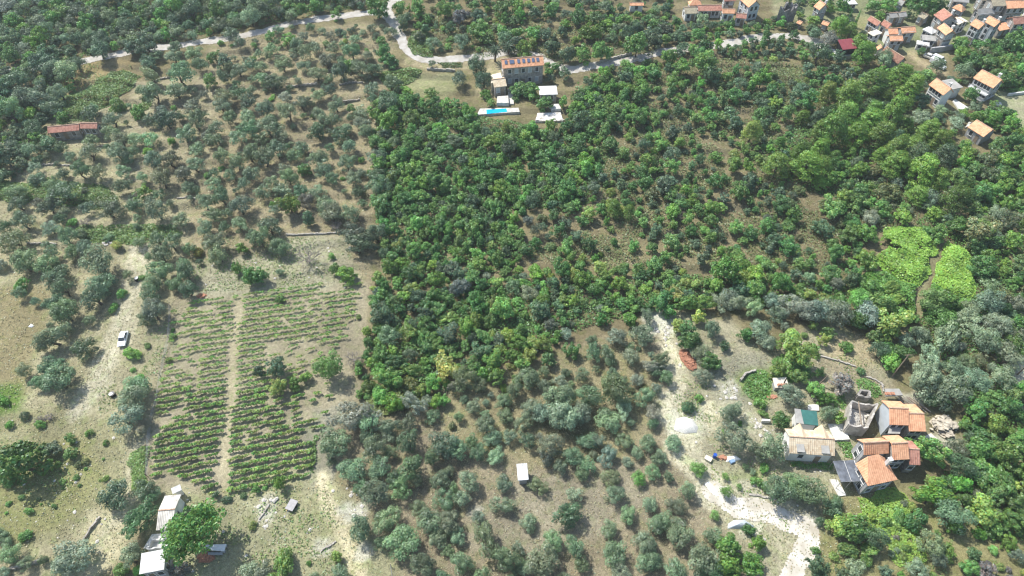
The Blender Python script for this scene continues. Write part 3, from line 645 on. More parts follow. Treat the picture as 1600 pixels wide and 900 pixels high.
# shade-net pergola
def pergola(label, quad, h, m, name="pergola", posts=True):
    P = [U(*p, h) for p in quad]; c = np.mean(P, 0); r = link(name, None, None, c); tag(r, label, "pergola"); P2 = [p[:2] - c[:2] for p in P]
    q = MB(); n = 10; V = []
    for i in range(n + 1):
        for j in range(n + 1):
            s, t = i / n, j / n; p = P2[0] * (1 - s) * (1 - t) + P2[1] * s * (1 - t) + P2[2] * s * t + P2[3] * (1 - s) * t
            V.append((*p, h + .07 * math.sin(3 * math.pi * s) - .12 * math.sin(math.pi * t)))
    F = [(i * (n + 1) + j, (i + 1) * (n + 1) + j, (i + 1) * (n + 1) + j + 1, i * (n + 1) + j + 1) for i in range(n) for j in range(n)]
    k = len(V); V2 = V + [(x, y, z - .03) for x, y, z in V]; F2 = F + [tuple(reversed([a + k for a in f])) for f in F]
    q.add(V2, F2).obj("shade_cloth", m, r)
    if posts:
        for p in P2 + [(P2[0] + P2[1]) / 2, (P2[2] + P2[3]) / 2]: MB().cyl((p[0] * .97, p[1] * .97, -.5), .06, h + .4, 8).obj("post", GALV, r)
        for i in range(4):
            a, b = P2[i], P2[(i + 1) % 4]; MB().tube([(*(a * .99), h + .02), (*(b * .99), h + .02)], [.035, .035], 5).obj("rail", GALV, r)
        a, b = (P2[0] + P2[1]) / 2, (P2[2] + P2[3]) / 2; MB().tube([(*a, h + .12), (*b, h + .12)], [.045, .045], 5).obj("rail", T_WHITE, r)
    EXCL.append(np.array([p[:2] for p in P])); return r
pergola("dark grey shade net stretched over a pergola left of the hipped house", [(1302, 720), (1335, 718.3), (1345.6, 752.5), (1313.7, 753.8)], 2.7, T_NET)
slab_px("terrace_floor", [(1294, 661.5), (1318, 661.5), (1327.6, 687), (1304, 688)], .35, .6, WHITE_CONC, "white concrete terrace between the farmhouse and the ruin", "terrace")
slab_px("terrace_floor", [(1262, 641), (1280, 641.5), (1279, 631.5), (1263, 632)], .3, .5, WHITE_CONC, "small white paved patch behind the green shed", "terrace")
slab_px("terrace_floor", [(1310, 776), (1322, 774), (1305, 742), (1294, 744)], .08, .3, WHITE_CONC, "white concrete strip left of the shade-net pergola", "paving")
slab_px("terrace_floor", [(1440, 684), (1452, 694), (1470, 690), (1455, 676)], .2, .4, PAVE, "pale paving between the rubble heap and the dark-red roof", "paving")
MBq = MB(); P = U(1190.5, 655), U(1203.5, 656); slab_px("low_wall", [(1190.5, 657.5), (1203.8, 658), (1203.5, 655), (1190.8, 654)], .8, 1.1, WHITE_CONC, "short white-topped garden wall left of the round fruit tree", "wall")
slab_px("concrete_slab_roof", [(1384, 619), (1411, 617.5), (1405, 607), (1383, 607)], 2.2, .25, T_GREY, "flat concrete roof of a low store above the timber stack", "store roof")
ruin("small roofless stone enclosure with low walls near the white garden edging", [(1341, 617), (1360, 619.5), (1359, 610), (1346, 608)], 1.8, th=.4)
# orange crates / tiles on the store
q = MB(); w0 = U(1390, 615, 2.3)
for i in range(5): q.box(w0[0] - .9 + .4 * i, w0[0] - .6 + .4 * i, w0[1] - .3, w0[1] + .3, w0[2] + 2.21, w0[2] + 2.4 + .08 * (i % 2))
tag(q.obj("roof_tile_stack", BRICK), "stack of orange tiles on the flat concrete store roof", "tile stack")
def log_pile(label, a, b, n, ln, name="timber_pile"):
    A, B = U(*a), U(*b); r = link(name, None, None, A); tag(r, label, "timber pile")
    for i in range(n):
        t = i / (n - 1); p = (B - A)[:2] * t; an = 2.2 + .25 * rng.random(); l = ln * (.7 + .4 * rng.random()); d = np.array((math.cos(an), math.sin(an))) * l / 2
        z = .15 + .12 * (i % 3); MB().tube([(*(p - d), z), (*(p + d), z + .25)], [.09, .09], 5).obj("log", WOODM if i % 2 else DEADWOOD, r)
log_pile("heap of long weathered timbers beside the concrete store", (1408, 628), (1438, 634), 9, 4.2)
# rubble heap
q = MB(); R = np.array([U(*p)[:2] for p in [(1456, 653), (1480, 650), (1497, 668), (1478, 684), (1450, 676)]]); c = R.mean(0)
for i in range(150):
    w = rng.dirichlet(np.ones(5) * .7) @ R; d = np.linalg.norm(w - c); sz = .2 + .5 * rng.random() ** 2; z = float(H(*w)) + max(0, 1.3 - d * .22) * rng.random()
    if rng.random() < .6:
        an = rng.random() * 3; ax = np.array((math.cos(an), math.sin(an))); q.obox(w, ax * sz * 1.6, np.array((-ax[1], ax[0])) * sz * .9, .18, z)
    else: q.rock((w[0], w[1], z), sz * .8, i)
EXCL.append(R)
o = q.obj("rubble_heap", mat("pale_rubble", (.54, .48, .38), noise=.5, scale=1.2, bump=.3)); tag(o, "wide heap of pale broken stone slabs at the end of the drive", "rubble heap")
# little hut with white sheets
hut, _ = house("tumbledown low hut with white sheets and orange tiles in the overgrown garden", (1211, 606), (1232.5, 605.5), (1226, 591), 1.6, .35, 'front', T_CREAM, W_GREY, name="garden_hut", cat="hut", nwin=(0, 0), door=False)
P = U(1222, 602, 1.8); q = MB()
for i in range(8): q.box(-1.0 + .26 * i, -.8 + .26 * i, -.25 + .1 * (i % 3), .2 + .1 * (i % 2), .02, .2)
P = local_of(hut, (P[0], P[1], P[2])); q.obj("loose_tile", BRICK, hut, (P.x, P.y, 1.85))["kind"] = "stuff"
MB().cyl((0, 0, 0), .12, 1.6, 8).obj("stovepipe", RUBBER_AND_SHADE, hut, (P.x + .6, P.y + .6, 1.7))

# --- lower left farmhouse group
s1, _ = house("long shed with pale corrugated gable roof and rusty ridge under the big round tree", (244.5, 829), (271, 827), (267.5, 773), 3.0, 1.0, 'x', T_CORR, W_WHITE, name="corrugated_shed", cat="shed", nwin=(0, 1), door=False)
cen, u, v, L, Wd = ortho_frame((244.5, 829), (271, 827), (267.5, 773), 3.0)
_r = [o for o in s1.children if o.name.startswith("roof")][0]; MB().box(-L / 2 - .02, L / 2 + .02, -.1, .1, 3.98, 4.06).obj("ridge_cap", BRICK, _r)
house("tiny pale lean-to behind the corrugated shed by the vineyard corner", (270, 772), (284, 765.5), (280, 758.5), 2.2, .3, 'front', T_WHITE, W_PALE, name="lean_to", cat="shed", nwin=(0, 0), door=False)
s3, _ = house("white flat-roofed farmhouse at the bottom edge beside the big round tree", (217.8, 897.5), (256.5, 890), (259, 858), 4.0, .3, 'front', T_WHITE, W_GREY, name="farmhouse", nwin=(2, 2), door=False)
slab_px("terrace_floor", [(224, 857), (262, 856), (264, 833), (237, 834)], .4, .6, WHITE_CONC, "white terrace between the corrugated shed and the white farmhouse", "terrace")
ruin("narrow brown-plastered yard wall between the shed and the white farmhouse", [(229, 857), (262, 853), (264, 840), (236, 842)], 1.6, name="yard_wall", th=.25, cat="wall", m=W_PALE)
# sheet on blocks, barrels, bricks
r = link("sheet_table", None, None, U(336, 857)); tag(r, "white sheet laid over blocks at the foot of the big round tree", "covered stack"); c = U(336, 857)
q = MB(); P = [U(*p, .7) - c for p in [(320, 859.5), (351, 861.5), (354, 851), (319, 851.5)]]; V = [(p[0], p[1], .7) for p in P] + [(p[0], p[1], .78 + .05 * i) for i, p in enumerate(P)]
q.add(V, box_vf(0, 1, 0, 1, 0, 1)[1]).obj("sheet", SHEETW, r)
for i in range(4): MB().box(P[i][0] * .85 - .25, P[i][0] * .85 + .25, P[i][1] * .8 - .2, P[i][1] * .8 + .2, -.2, .695).obj("block", W_GREY, r)
for i, px in enumerate((331, 338, 345)):
    w = U(px, 865.5); o = MB().cyl((-.45, 0, .32), .31, .9, 14, axis=0).obj("barrel", mat("grey_drum_%s" % "abc"[i], (.34, .35, .36), rough=.5), None, w, .1)
    tag(o, "grey drum lying on its side below the white sheet, " + ("leftmost of three", "middle of three", "rightmost of three")[i], "barrel", "drums below the white sheet")
def brick_pile(label, c, rx, ry, hh, n, m=BRICK, name="brick_pile", cat="brick pile", size=(.28, .14, .12), rot=0.0):
    C = U(*c); q = MB(); ca, sa = math.cos(rot), math.sin(rot)
    for i in range(n):
        a, b = rng.uniform(-1, 1, 2)
        if a * a + b * b > 1: continue
        X, Y = a * rx, b * ry; X, Y = X * ca - Y * sa, X * sa + Y * ca; z = hh * (1 - (a * a + b * b)) * rng.random() ** .5
        an = rot + rng.choice([0, 1.57]) + .2 * rng.standard_normal(); ax = np.array((math.cos(an), math.sin(an))); q.obox((X, Y), ax * size[0], np.array((-ax[1], ax[0])) * size[1], size[2], z)
    return tag(q.obj(name, m, None, C), label, cat)
brick_pile("loose heap of red bricks left of the three grey drums", (322, 871), 1.4, .8, .5, 80)
brick_pile("stacked red bricks lying on the slope right of the white stony patch", (1074.5, 562), 1.25, 2.7, .95, 520, size=(.2, .1, .1), rot=.35)
brick_pile("small scatter of orange tiles at the vineyard's top corner", (315, 462.5), .9, .5, .25, 30)
brick_pile("small heap of orange bricks between the blue drum and the white sacks", (1130, 715), .7, .35, .35, 30)
brick_pile("thin scatter of broken red tiles on the garden slope", (1207, 620), 1.2, .3, .12, 30)
brick_pile("rusty brick scrap at the top of the bright green creeper", (1482, 370), .8, .9, .5, 40)

# --- shed in the olive grove, tarpaulins, cart, car
hut2, _ = house("small shed with white corrugated lean-to roof standing alone in the olive grove", (809.3, 751), (826, 749.6), (823.2, 724.5), 2.3, .35, 'front', T_CORRW, W_GREY, name="corrugated_shed", cat="shed", nwin=(0, 0))
def tarp(label, pts, hh, m, name="tarpaulin", cat="tarpaulin"):
    P = np.array([U(*p) for p in pts]); c = P.mean(0); n = len(P); q = MB(); V = []; K = 6
    for k in range(K + 1):
        for j in range(n * 4):
            a, t = j // 4, (j % 4) / 4; e = (P[a] * (1 - t) + P[(a + 1) % n] * t - c)[:2]; s = k / K
            p = e * s; z = hh * (1 - s ** 2.2) * (1 + .05 * math.sin(j * 2.1 + k)) + .15 * hh * (float(fbm(c[0] + p[0] * 3, c[1] + p[1] * 3, 2, 5, 2)) - .5) + float(H(*(c[:2] + p))) - c[2] + .05
            V.append((*p, z))
    N = n * 4; F = [(k * N + j, (k + 1) * N + j, (k + 1) * N + (j + 1) % N, k * N + (j + 1) % N) for k in range(K) for j in range(N)]
    EXCL.append(P[:, :2]); return tag(q.add(V, F).obj(name, m, None, c, smooth=True), label, cat)
tarp("pale blue-grey tarpaulin draped over a heap beside the white gravel road", [(1137, 826), (1137, 819), (1146, 813), (1163, 812.5), (1178, 822), (1174, 827), (1156, 827)], 1.0, TARP)
tarp("long white plastic sheet on the bank above the gravel road", [(1100, 756), (1107, 752), (1120, 765), (1123, 776), (1115, 774)], .35, SHEETW, "plastic_sheet", "plastic sheet")
tarp("white sacks and sheeting dumped on the slope beside small orange bricks", [(1134, 722), (1136, 713), (1150, 712), (1158, 718), (1148, 721)], .4, SHEETW, "plastic_sheet", "plastic sheet")
tarp("white plastic scrap on the brown meadow at the far left", [(44, 511), (49, 506), (54, 509), (50, 512)], .25, SHEETW, "plastic_sheet", "plastic sheet")
tarp("white gravel mound below the pale bare patch", [(1053, 672), (1056, 655), (1068, 651), (1082, 655), (1091, 668), (1088, 676), (1070, 678)], .9, mat("white_gravel", (.78, .76, .69), noise=.25, scale=6, bump=.5, bscale=9), "gravel_mound", "gravel mound")
tarp("small white sheet near the car park by the three vans", [(1464, 90), (1468, 87), (1472, 88), (1471, 91)], .3, SHEETW, "plastic_sheet", "plastic sheet")
o = MB().cyl((0, 0, 0), .32, .95, 14).cyl((0, 0, .95), .34, .05, 14).obj("barrel", BLUEP, None, U(1116, 714)); tag(o, "upright blue plastic drum on the rubbish-strewn slope", "barrel")
o = MB().box(-.5, .5, -.35, .35, 0, .35).box(-.45, .45, -.3, .3, .35, .42).obj("crate", mat("pale_blue_plastic", (.25, .38, .55), rough=.5), None, U(1143.5, 721.5), .4); tag(o, "pale blue crate beside the dumped white sacks", "crate")
o = MB().box(-.6, .6, -.4, .4, 0, .5).box(-.66, .66, -.46, .46, .5, .56).obj("wooden_crate", T_CREAM, None, U(1106, 718), -.6); tag(o, "cream wooden crate left of the blue drum", "crate")
# cistern / black tub
r = link("water_tub", None, None, U(177, 618)); tag(r, "black water tub with a white lid lying on the dry grass", "tub")
MB().cyl((0, 0, 0), .55, .75, 18).obj("tub", BLACKP, r); MB().cyl((-.15, -.1, .76), .38, .05, 16).obj("lid", SHEETW, r)
r = link("water_tub", None, None, U(215, 438)); tag(r, "grey and black water tank beside the track in the olive grove", "tub")
MB().cyl((0, 0, 0), .5, .8, 16).obj("tub", BLACKP, r); MB().cyl((0, 0, .8), .42, .05, 16).obj("lid", GALV, r)
for (a, b, l) in [(168, 381, "grey boulder beside the yellow bush at the edge of the bramble patch"), (432, 782, "pale boulders left of the small grey cart")]:
    q = MB(); [q.rock((rng.normal() * .5, rng.normal() * .4, .2), .35, i) for i in range(6)]; tag(q.obj("boulder", ROCKM, None, U(a, b)), l, "boulders")
# cart
r = link("hand_cart", None, None, U(457, 791), -.35); tag(r, "small flat grey cart standing on the dry grass below the vineyard", "cart")
MB().box(-.75, .75, -1.0, 1.0, .55, .68).obj("tray", mat("grey_board", (.42, .40, .40), noise=.15, scale=2), r)
for sx in (-.8, .8): MB().cyl((sx - .05, .1, .3), .3, .1, 14, axis=0).obj("wheel", RUBBER_AND_SHADE, r)
MB().tube([(0, -1.0, .6), (0, -1.9, .35)], [.04, .04], 6).obj("drawbar", GALV, r)
for y in (-.8, .8): MB().box(-.6, .6, y - .04, y + .04, 0, .55).obj("leg", WOODM, r)

def car(label, p, heading, name="parked_car", van=False, paint=None, group=None, sc=1.0):
    """heading: direction of the nose in the world xy"""
    r = link(name, None, None, U(*p) + np.array((0, 0, .02)), heading); tag(r, label, "van" if van else "car", group); r.scale = (sc,) * 3
    Lh = 2.35 if van else 1.9; w = .9 if van else .79
    # profile (x, z) of the lower body, swept in y with rounding
    if van: prof = [(-Lh, .35), (-Lh, 1.0), (-Lh + .05, 1.9), (1.0, 1.95), (1.55, 1.2), (Lh - .1, 1.0), (Lh, .6), (Lh, .35)]
    else: prof = [(-Lh, .35), (-Lh, .72), (-Lh + .08, .85), (-1.1, .88), (.72, .86), (1.7, .76), (Lh, .62), (Lh, .35)]
    def sweep(pr, ws):
        q = MB(); n = len(pr); V = []
        for y, s in ws: V += [(x * s, y, z if z < .5 else z - (1 - s) * 2.0) for x, z in pr]
        F = []
        for k in range(len(ws) - 1):
            for i in range(n): F.append((k * n + i, k * n + (i + 1) % n, (k + 1) * n + (i + 1) % n, (k + 1) * n + i))
        F.append(tuple(range(n - 1, -1, -1))); F.append(tuple(range((len(ws) - 1) * n, len(ws) * n))); return q.add(V, F)
    sweep(prof, [(-w, .975), (-w + .1, 1), (w - .1, 1), (w, .975)]).obj("body", paint or CARPAINT, r)
    if not van:
        cab = MB(); zt, zb = 1.33, .87
        cab.add([(-1.45, -.68, zb), (.85, -.68, zb), (.85, .68, zb), (-1.45, .68, zb), (-1.0, -.55, zt - .02), (.2, -.55, zt - .02), (.2, .55, zt - .02), (-1.0, .55, zt - .02)], box_vf(0, 1, 0, 1, 0, 1)[1]).obj("windscreen", DARK_GLASS, r)
        MB().add([(-1.06, -.57, zt - .04), (.26, -.57, zt - .04), (.26, .57, zt - .04), (-1.06, .57, zt - .04), (-1.0, -.52, zt + .04), (.2, -.52, zt + .04), (.2, .52, zt + .04), (-1.0, .52, zt + .04)], box_vf(0, 1, 0, 1, 0, 1)[1]).obj("roof_panel", paint or CARPAINT, r)
        for sy in (-1, 1):
            for xx, x2 in ((-1.45, -1.0), (.85, .2), (-.35, -.35)): MB().tube([(xx, .685 * sy, zb), (x2, .555 * sy, zt)], [.035, .035], 4).obj("pillar", paint or CARPAINT, r)
    else:
        MB().add([(1.03, -.78, 1.9), (1.56, -.8, 1.22), (1.56, .8, 1.22), (1.03, .78, 1.9), (1.06, -.78, 1.93), (1.6, -.8, 1.24), (1.6, .8, 1.24), (1.06, .78, 1.93)], box_vf(0, 1, 0, 1, 0, 1)[1]).obj("windscreen", DARK_GLASS, r)
        for sy in (-1, 1): MB().box(.35, 1.05, sy * w * 1.0 - .015, sy * w * 1.0 + .015, 1.15, 1.65).obj("side_window", DARK_GLASS, r)
    for sx in (-Lh * .62, Lh * .62):
        for sy in (-w + .02, w - .2):
            wh = MB().cyl((sx, sy, .3), .3, .18, 16, axis=1).obj("wheel", RUBBER_AND_SHADE, r); MB().cyl((sx, sy - .006 if sy < 0 else sy + .18, .3), .17, .008, 12, axis=1).obj("rim", GALV, wh)
    for sy in (-.55, .55): MB().box(Lh - .03, Lh + .012, sy - .13, sy + .13, .52, .64).obj("headlight", GALV, r)
    MB().box(Lh - .01, Lh + .06, -w + .06, w - .06, .36, .46).obj("bumper", BLACKP, r); MB().box(-Lh - .06, -Lh + .01, -w + .06, w - .06, .36, .46).obj("bumper", BLACKP, r)
    return r
_a = U(192, 542); _b = U(197, 520); car("old white compact car parked on the dirt track in the olive grove", (194, 532), math.atan2(*((_a - _b)[[1, 0]])), sc=1.0)
_h = math.atan2(*((U(1470, 104) - U(1455, 96))[[1, 0]]))
car("white van parked on the dirt yard, topmost of the two vans by the hedge", (1465.5, 95.8), _h, "parked_van", True, group="vehicles on the dirt yard", sc=.82)
car("white van with dark windows, lower of the two vans on the dirt yard", (1462, 100.2), _h, "parked_van", True, group="vehicles on the dirt yard", sc=.82)
car("small white car at the lower end of the vans on the dirt yard", (1466.5, 105), _h, "parked_car", False, group="vehicles on the dirt yard")
car("small cream car parked alone above the vans on the dirt yard", (1452, 91.5), _h + .2, "parked_car", False, group="vehicles on the dirt yard", paint=mat("cream_car_paint", (.66, .64, .58), rough=.3, noise=.02, spec=.5))

# --- tiled barn at the far left
hl, _ = house("long low barn with orange tiled roof hidden among olives at the left", (126.5, 203.8), (153.2, 203.5), (156, 192), 2.7, .9, 'x', T_PINK, W_STONE, name="tiled_barn", cat="barn", nwin=(2, 1), door=False)
hl2, _ = house("", (75.5, 210), (124.5, 205), (126, 190.5), 2.6, .9, 'x', T_PINK, W_STONE, nwin=(3, 1), root=hl)
slab_px("roof_scrap", [(28, 108), (42, 109), (40, 104), (29, 104)], .6, .7, T_WHITE, "pale sheet roof glimpsed between the olives at the far left", "shed roof")

# --- the town
TOWN = [
 # label, A, B, C, h, rise, kind, roof, wall, nwin, floors
 ("two-storey house with orange gable roof and long white balcony left of the lawn", (1521, 121), (1551.5, 138.5), (1575, 133.2), 6.2, 2.1, 'x', T_ORANGE, W_GREY, (5, 2), 2),
 ("tall white house with orange gable roof in front of the grey lean-to roof", (1451.4, 131.3), (1473.6, 149.7), (1494.8, 148.2), 6.0, 1.9, 'x', T_ORANGE, W_WHITE, (4, 0), 2),
 ("low house with orange gable roof and broken tiles at the edge of the wood", (1511.8, 197.9), (1536.1, 215.3), (1564, 210.6), 3.8, 1.7, 'x', T_ORANGE, W_GREY, (2, 0), 1),
 ("stone house with small orange gable roof and white balcony above the cypress trees", (1271.3, 9.4), (1280, 17.1), (1297, 14.4), 5.5, 1.8, 'x', T_ORANGE, W_STONE, (2, 2), 2),
 ("long low house with dark brown roof pointing at the vans", (1375.6, 81.3), (1403.1, 100), (1421.3, 98.6), 4.0, 1.8, 'x', T_BROWN, W_STONE, (3, 1), 1),
 ("tiny orange-roofed annex at the upper end of the dark brown roof", (1369, 73), (1371.5, 78), (1380.5, 77), 3.6, 1.0, 'x', T_ORANGE, W_PALE, (1, 0), 1),
 ("stone house with clean orange roof, lower of the stacked pair beside the dark brown roof", (1391, 64.4), (1411.6, 64), (1409.5, 54.5), 5.0, 1.0, 'x', T_ORANGE, W_STONE, (3, 1), 2),
 ("low house with clean orange roof, upper of the stacked pair", (1389, 53.4), (1404, 53), (1401.5, 43.6), 5.0, 1.1, 'x', T_ORANGE, W_WHITE, (2, 0), 1),
 ("house with wide red-orange roof and two skylights beside the round green trees", (1409.6, 52.6), (1432, 50.6), (1429.6, 40), 5.0, 1.2, 'x', T_ORANGE, W_STONE, (3, 1), 2),
 ("narrow house with faded brown roof at the western end of the town", (1355, 30.5), (1370.6, 41.2), (1376.5, 38.2), 5.0, 1.2, 'x', T_PINK, W_BLUE, (3, 0), 2),
 ("narrow house with reddish brown roof behind the pale terrace", (1375.6, 37.5), (1386.5, 44.6), (1393.3, 41), 4.5, 1.3, 'x', T_PINK, W_PALE, (2, 0), 1),
 ("white house with cream flat roof at the foot of the brown-roofed row", (1355.5, 50.5), (1364.5, 56.5), (1373.5, 48), 5.5, .3, 'flat', T_CREAM, W_WHITE, (2, 1), 2),
 ("grey half-collapsed house beneath the tall wood", (1391, 28.5), (1404.5, 27), (1403.5, 19), 3.5, 1.0, 'x', T_GREY, W_STONE, (2, 1), 1),
 ("grey shed-roofed stone house beside the half-collapsed one", (1406, 27.5), (1418, 25.5), (1415.5, 17), 4.0, 1.0, 'x', T_GREY, W_STONE, (2, 1), 1),
 ("stone house with large rusty-brown roof and chimney in the middle of the town", (1458.8, 22.6), (1471.8, 33.9), (1488.4, 23.8), 5.5, 2.0, 'x', T_PINK, W_STONE, (2, 3), 2),
 ("stone house with small orange hipped roof above the cream roof", (1487.2, 12.2), (1503, 19), (1514.5, 16.3), 5.0, 1.5, 'hip', T_ORANGE, W_STONE, (2, 1), 2),
 ("white house with cream flat roof right of the rusty-brown roof", (1485.2, 31), (1497.6, 39), (1507.4, 29.3), 4.8, .5, 'x', T_CREAM, W_PALE, (2, 2), 2),
 ("long stone house with grey and orange roof behind the cream roof", (1519.6, 16.2), (1528.5, 24.6), (1549, 17), 4.6, 1.6, 'y', T_GREY, W_STONE, (1, 4), 2),
 ("tall stone block with mossy old roof at the top edge of the town", (1552, 10), (1573, 9), (1572, -4), 7.5, 1.2, 'x', T_OLD, W_STONE, (3, 1), 2),
 ("tall stone row house with orange roof in the top right corner", (1572.8, 13.8), (1604, 12.3), (1604, -2), 6.5, 1.5, 'x', T_ORANGE, W_STONE, (5, 1), 2),
 ("three-storey pale stone house with orange gable roof above the retaining wall", (1515.4, 38), (1529, 46.5), (1541, 43.3), 7.5, 1.7, 'x', T_ORANGE, W_PALE, (2, 3), 3),
 ("three-storey house with blue-white front between two stone houses above the retaining wall", (1537, 33), (1553.5, 43), (1564.6, 38.6), 7.5, 1.6, 'x', T_ORANGE, W_BLUE, (1, 3), 3),
 ("low wing with orange lean-to roof beside the tall stone houses", (1562, 48.5), (1580.5, 44.3), (1574, 36.5), 3.5, .9, 'front', T_ORANGE, W_STONE, (3, 0), 1),
 ("stone house with brown-orange roof at the right edge of the town", (1584.4, 38.9), (1608, 36.8), (1606, 25), 6.0, 1.6, 'x', T_PINK, W_STONE, (4, 1), 2),
 ("tall stone house with half grey half orange roof above the street", (1464, 43), (1477.6, 55.7), (1489.6, 49.4), 6.5, 1.5, 'x', T_ORANGE, W_STONE, (2, 3), 2),
 ("white building with white hipped roof left of the tall half-grey roof", (1441, 46), (1456, 54), (1462.4, 46.3), 3.8, 1.0, 'hip', T_WHITE, W_PALE, (3, 1), 1),
 ("flat grey-roofed house with a terrace below the white hipped roof", (1441.5, 62.5), (1463, 64.5), (1468, 57.5), 3.2, .4, 'front', T_GREY, W_PALE, (3, 1), 1),
 ("low white flat-roofed store beside the street wall", (1432, 69), (1452, 73), (1455, 66.5), 2.6, .3, 'flat', T_WHITE, W_PALE, (2, 0), 1),
 ("house with pale mossy roof at the left end of the upper row", (1070.5, 21.2), (1090, 20.6), (1086, 10.5), 3.6, 1.1, 'x', T_OLD, W_PALE, (2, 1), 1),
 ("long low house with faded pink roof behind the pale mossy one", (1091, 17), (1128.5, 16.2), (1127.6, 7.6), 3.6, 1.1, 'x', T_PINK, W_PALE, (5, 1), 1),
 ("house with small orange hipped roof behind the mossy roof", (1077, 8), (1097, 7.4), (1094, 0), 4.5, 1.3, 'hip', T_ORANGE, W_PALE, (2, 1), 1),
 ("white house with orange roof and chimney in front of the tall gabled pair", (1128, 23.6), (1148, 24.4), (1147.5, 14.8), 4.0, 1.1, 'x', T_ORANGE, W_WHITE, (2, 1), 1),
 ("low house with faded pink roof under the tall gabled pair", (1149.5, 28), (1166, 30), (1172, 20.5), 3.6, 1.0, 'x', T_PINK, W_PALE, (2, 1), 1),
 ("tall gabled house with orange roof and grey walls above the pink roof", (1154.5, -2), (1170, 11.3), (1190, 8.2), 6.5, 2.2, 'x', T_ORANGE, W_BLUE, (2, 2), 2),
 ("flat orange-roofed hut alone among the trees left of the mossy roof", (984, 9.8), (1006, 11.2), (1005, 4), 3.0, .6, 'x', T_ORANGE, W_PALE, (1, 0), 1),
 ("small orange-roofed store among trees under the white balcony", (1283, 37), (1293, 41.5), (1296, 36.5), 2.8, .8, 'x', T_ORANGE, W_STONE, (1, 0), 1),
 ("tiny orange-roofed hut nearly hidden by trees left of the cypresses", (1244, 35.5), (1251, 38), (1253, 33.5), 2.6, .6, 'x', T_ORANGE, W_STONE, (0, 0), 1),
 ("small stone house with dark old roof on the town's top edge", (1400, 6), (1409, 9.5), (1415, 4), 4.5, 1.3, 'x', T_GREY, W_STONE, (1, 1), 1),
 ("white-terraced building at the top edge of the town", (1322, 7), (1340, 7), (1340, 0), 3.0, .3, 'flat', T_WHITE, W_PALE, (3, 1), 1),
 ("row of stone houses with grey roofs on the top edge beyond the tall wood", (1488, 3), (1514, 5), (1516, -4), 5.0, 1.4, 'x', T_GREY, W_STONE, (4, 1), 2),
 ("grey-roofed stone house at the top edge left of the mossy block", (1535, 1), (1551, 1), (1550, -8), 5.5, 1.4, 'x', T_OLD, W_STONE, (2, 1), 2),
 ("stone ruin with brown broken roof left of the rusty-brown roof", (1433, 25), (1444, 30.5), (1454, 24), 3.6, .9, 'x', T_OLD, W_STONE, (2, 1), 1),
 ("tall dark stone house with pale roof cut by the top edge", (1132, 1), (1150, 1), (1150, -8), 5.5, 1.4, 'x', T_PINK, W_STONE, (2, 1), 2),
]
for t in TOWN:
    lab, A, B, C, h, rise, kind, rf, wl, nw, fl = t; h *= .74; rise *= .85; fl = min(fl, 2) if h < 5 else fl
    house(lab, A, B, C, h, rise, kind, rf, wl, name="town_house", nwin=nw, floors=fl, chim=1 if h > 3.9 and kind == 'x' else 0, door=nw[0] > 1, shut=(wl is W_STONE))
T = [o for o in COL.objects if o.name == "town_house"][0]
# balconies of the house left of the lawn
cen, u, v, L, Wd = ortho_frame((1521, 121), (1551.5, 138.5), (1575, 133.2), 6.2 * .74)
for z in (2.3, .35):
    b = MB().box(-L / 2 + .3, L / 2 - .3, -Wd / 2 - 1.1, -Wd / 2 + .29, z - .15, z).obj("balcony", W_WHITE, T)
    q = MB(); q.box(-L / 2 + .3, L / 2 - .3, -Wd / 2 - 1.1, -Wd / 2 - 1.02, z + .85, z + .92)
    for i in range(26): x = -L / 2 + .35 + (L - .7) * i / 25; q.box(x - .03, x + .03, -Wd / 2 - 1.09, -Wd / 2 - 1.03, z + .002, z + .849)
    q.obj("railing", W_WHITE, b)
house("grey cement lean-to roof behind the tall white house", (1488.4, 140.2), (1505, 136.8), (1487, 122.2), 3.3, .3, 'flat', T_GREY, W_PALE, name="annex", cat="annex", nwin=(0, 1), door=False)
slab_px("terrace_floor", [(1489, 157), (1499, 172), (1514, 169), (1493, 154)], .4, .8, WHITE_CONC, "white paved strip right of the tall white house's gable", "terrace")
slab_px("terrace_floor", [(1508, 199), (1513, 197), (1521, 191), (1514, 190)], .4, .8, WHITE_CONC, "white yard above the broken orange roof at the wood's edge", "terrace")
slab_px("terrace_floor", [(1552, 164), (1566, 166), (1564, 159), (1552, 160)], .2, .4, WHITE_CONC, "white gravel forecourt under the balconied house", "terrace")
slab_px("terrace_floor", [(1582, 43), (1573, 41), (1570, 33), (1581, 32)], .4, .8, mat("turquoise_cover", (.25, .62, .58), noise=.3, scale=.6), "turquoise covered pool terrace between the right-hand town houses", "terrace")
redh, _ = house("house with porch shade painted black under a dark red sheet roof on tall grey base", (1317, 78), (1339, 75.8), (1327.8, 64.2), 3.0, 1.0, 'front', T_RED, RUBBER_AND_SHADE, name="red_roofed_house", nwin=(0, 0), door=False)  # closed black walls imitate the shade inside an open porch
slab_px("retaining_base", [(1315, 88), (1334, 86.5), (1333, 80), (1316, 81)], 1.0, 4.0, W_GREY, "tall grey rendered base wall under the red sheet roof", "wall")
slab_px("terrace_floor", [(1292, 83), (1310, 85), (1309, 77.5), (1291, 75.5)], .6, 2.0, WHITE_CONC, "bright white terrace left of the red sheet roof", "terrace")
slab_px("terrace_floor", [(1268, 73), (1284, 76), (1280, 66), (1266, 61)], .15, .5, PAVE, "pale paved yard at the end of the lane", "terrace")
ruin("tall roofless dark stone house left of the small orange gable roof", [(1221, 9), (1234, 13.5), (1247, 6), (1232, 0)], 6.0, m=stone_mat("dark_stone", (.26, .25, .24), (.14, .14, .13)))
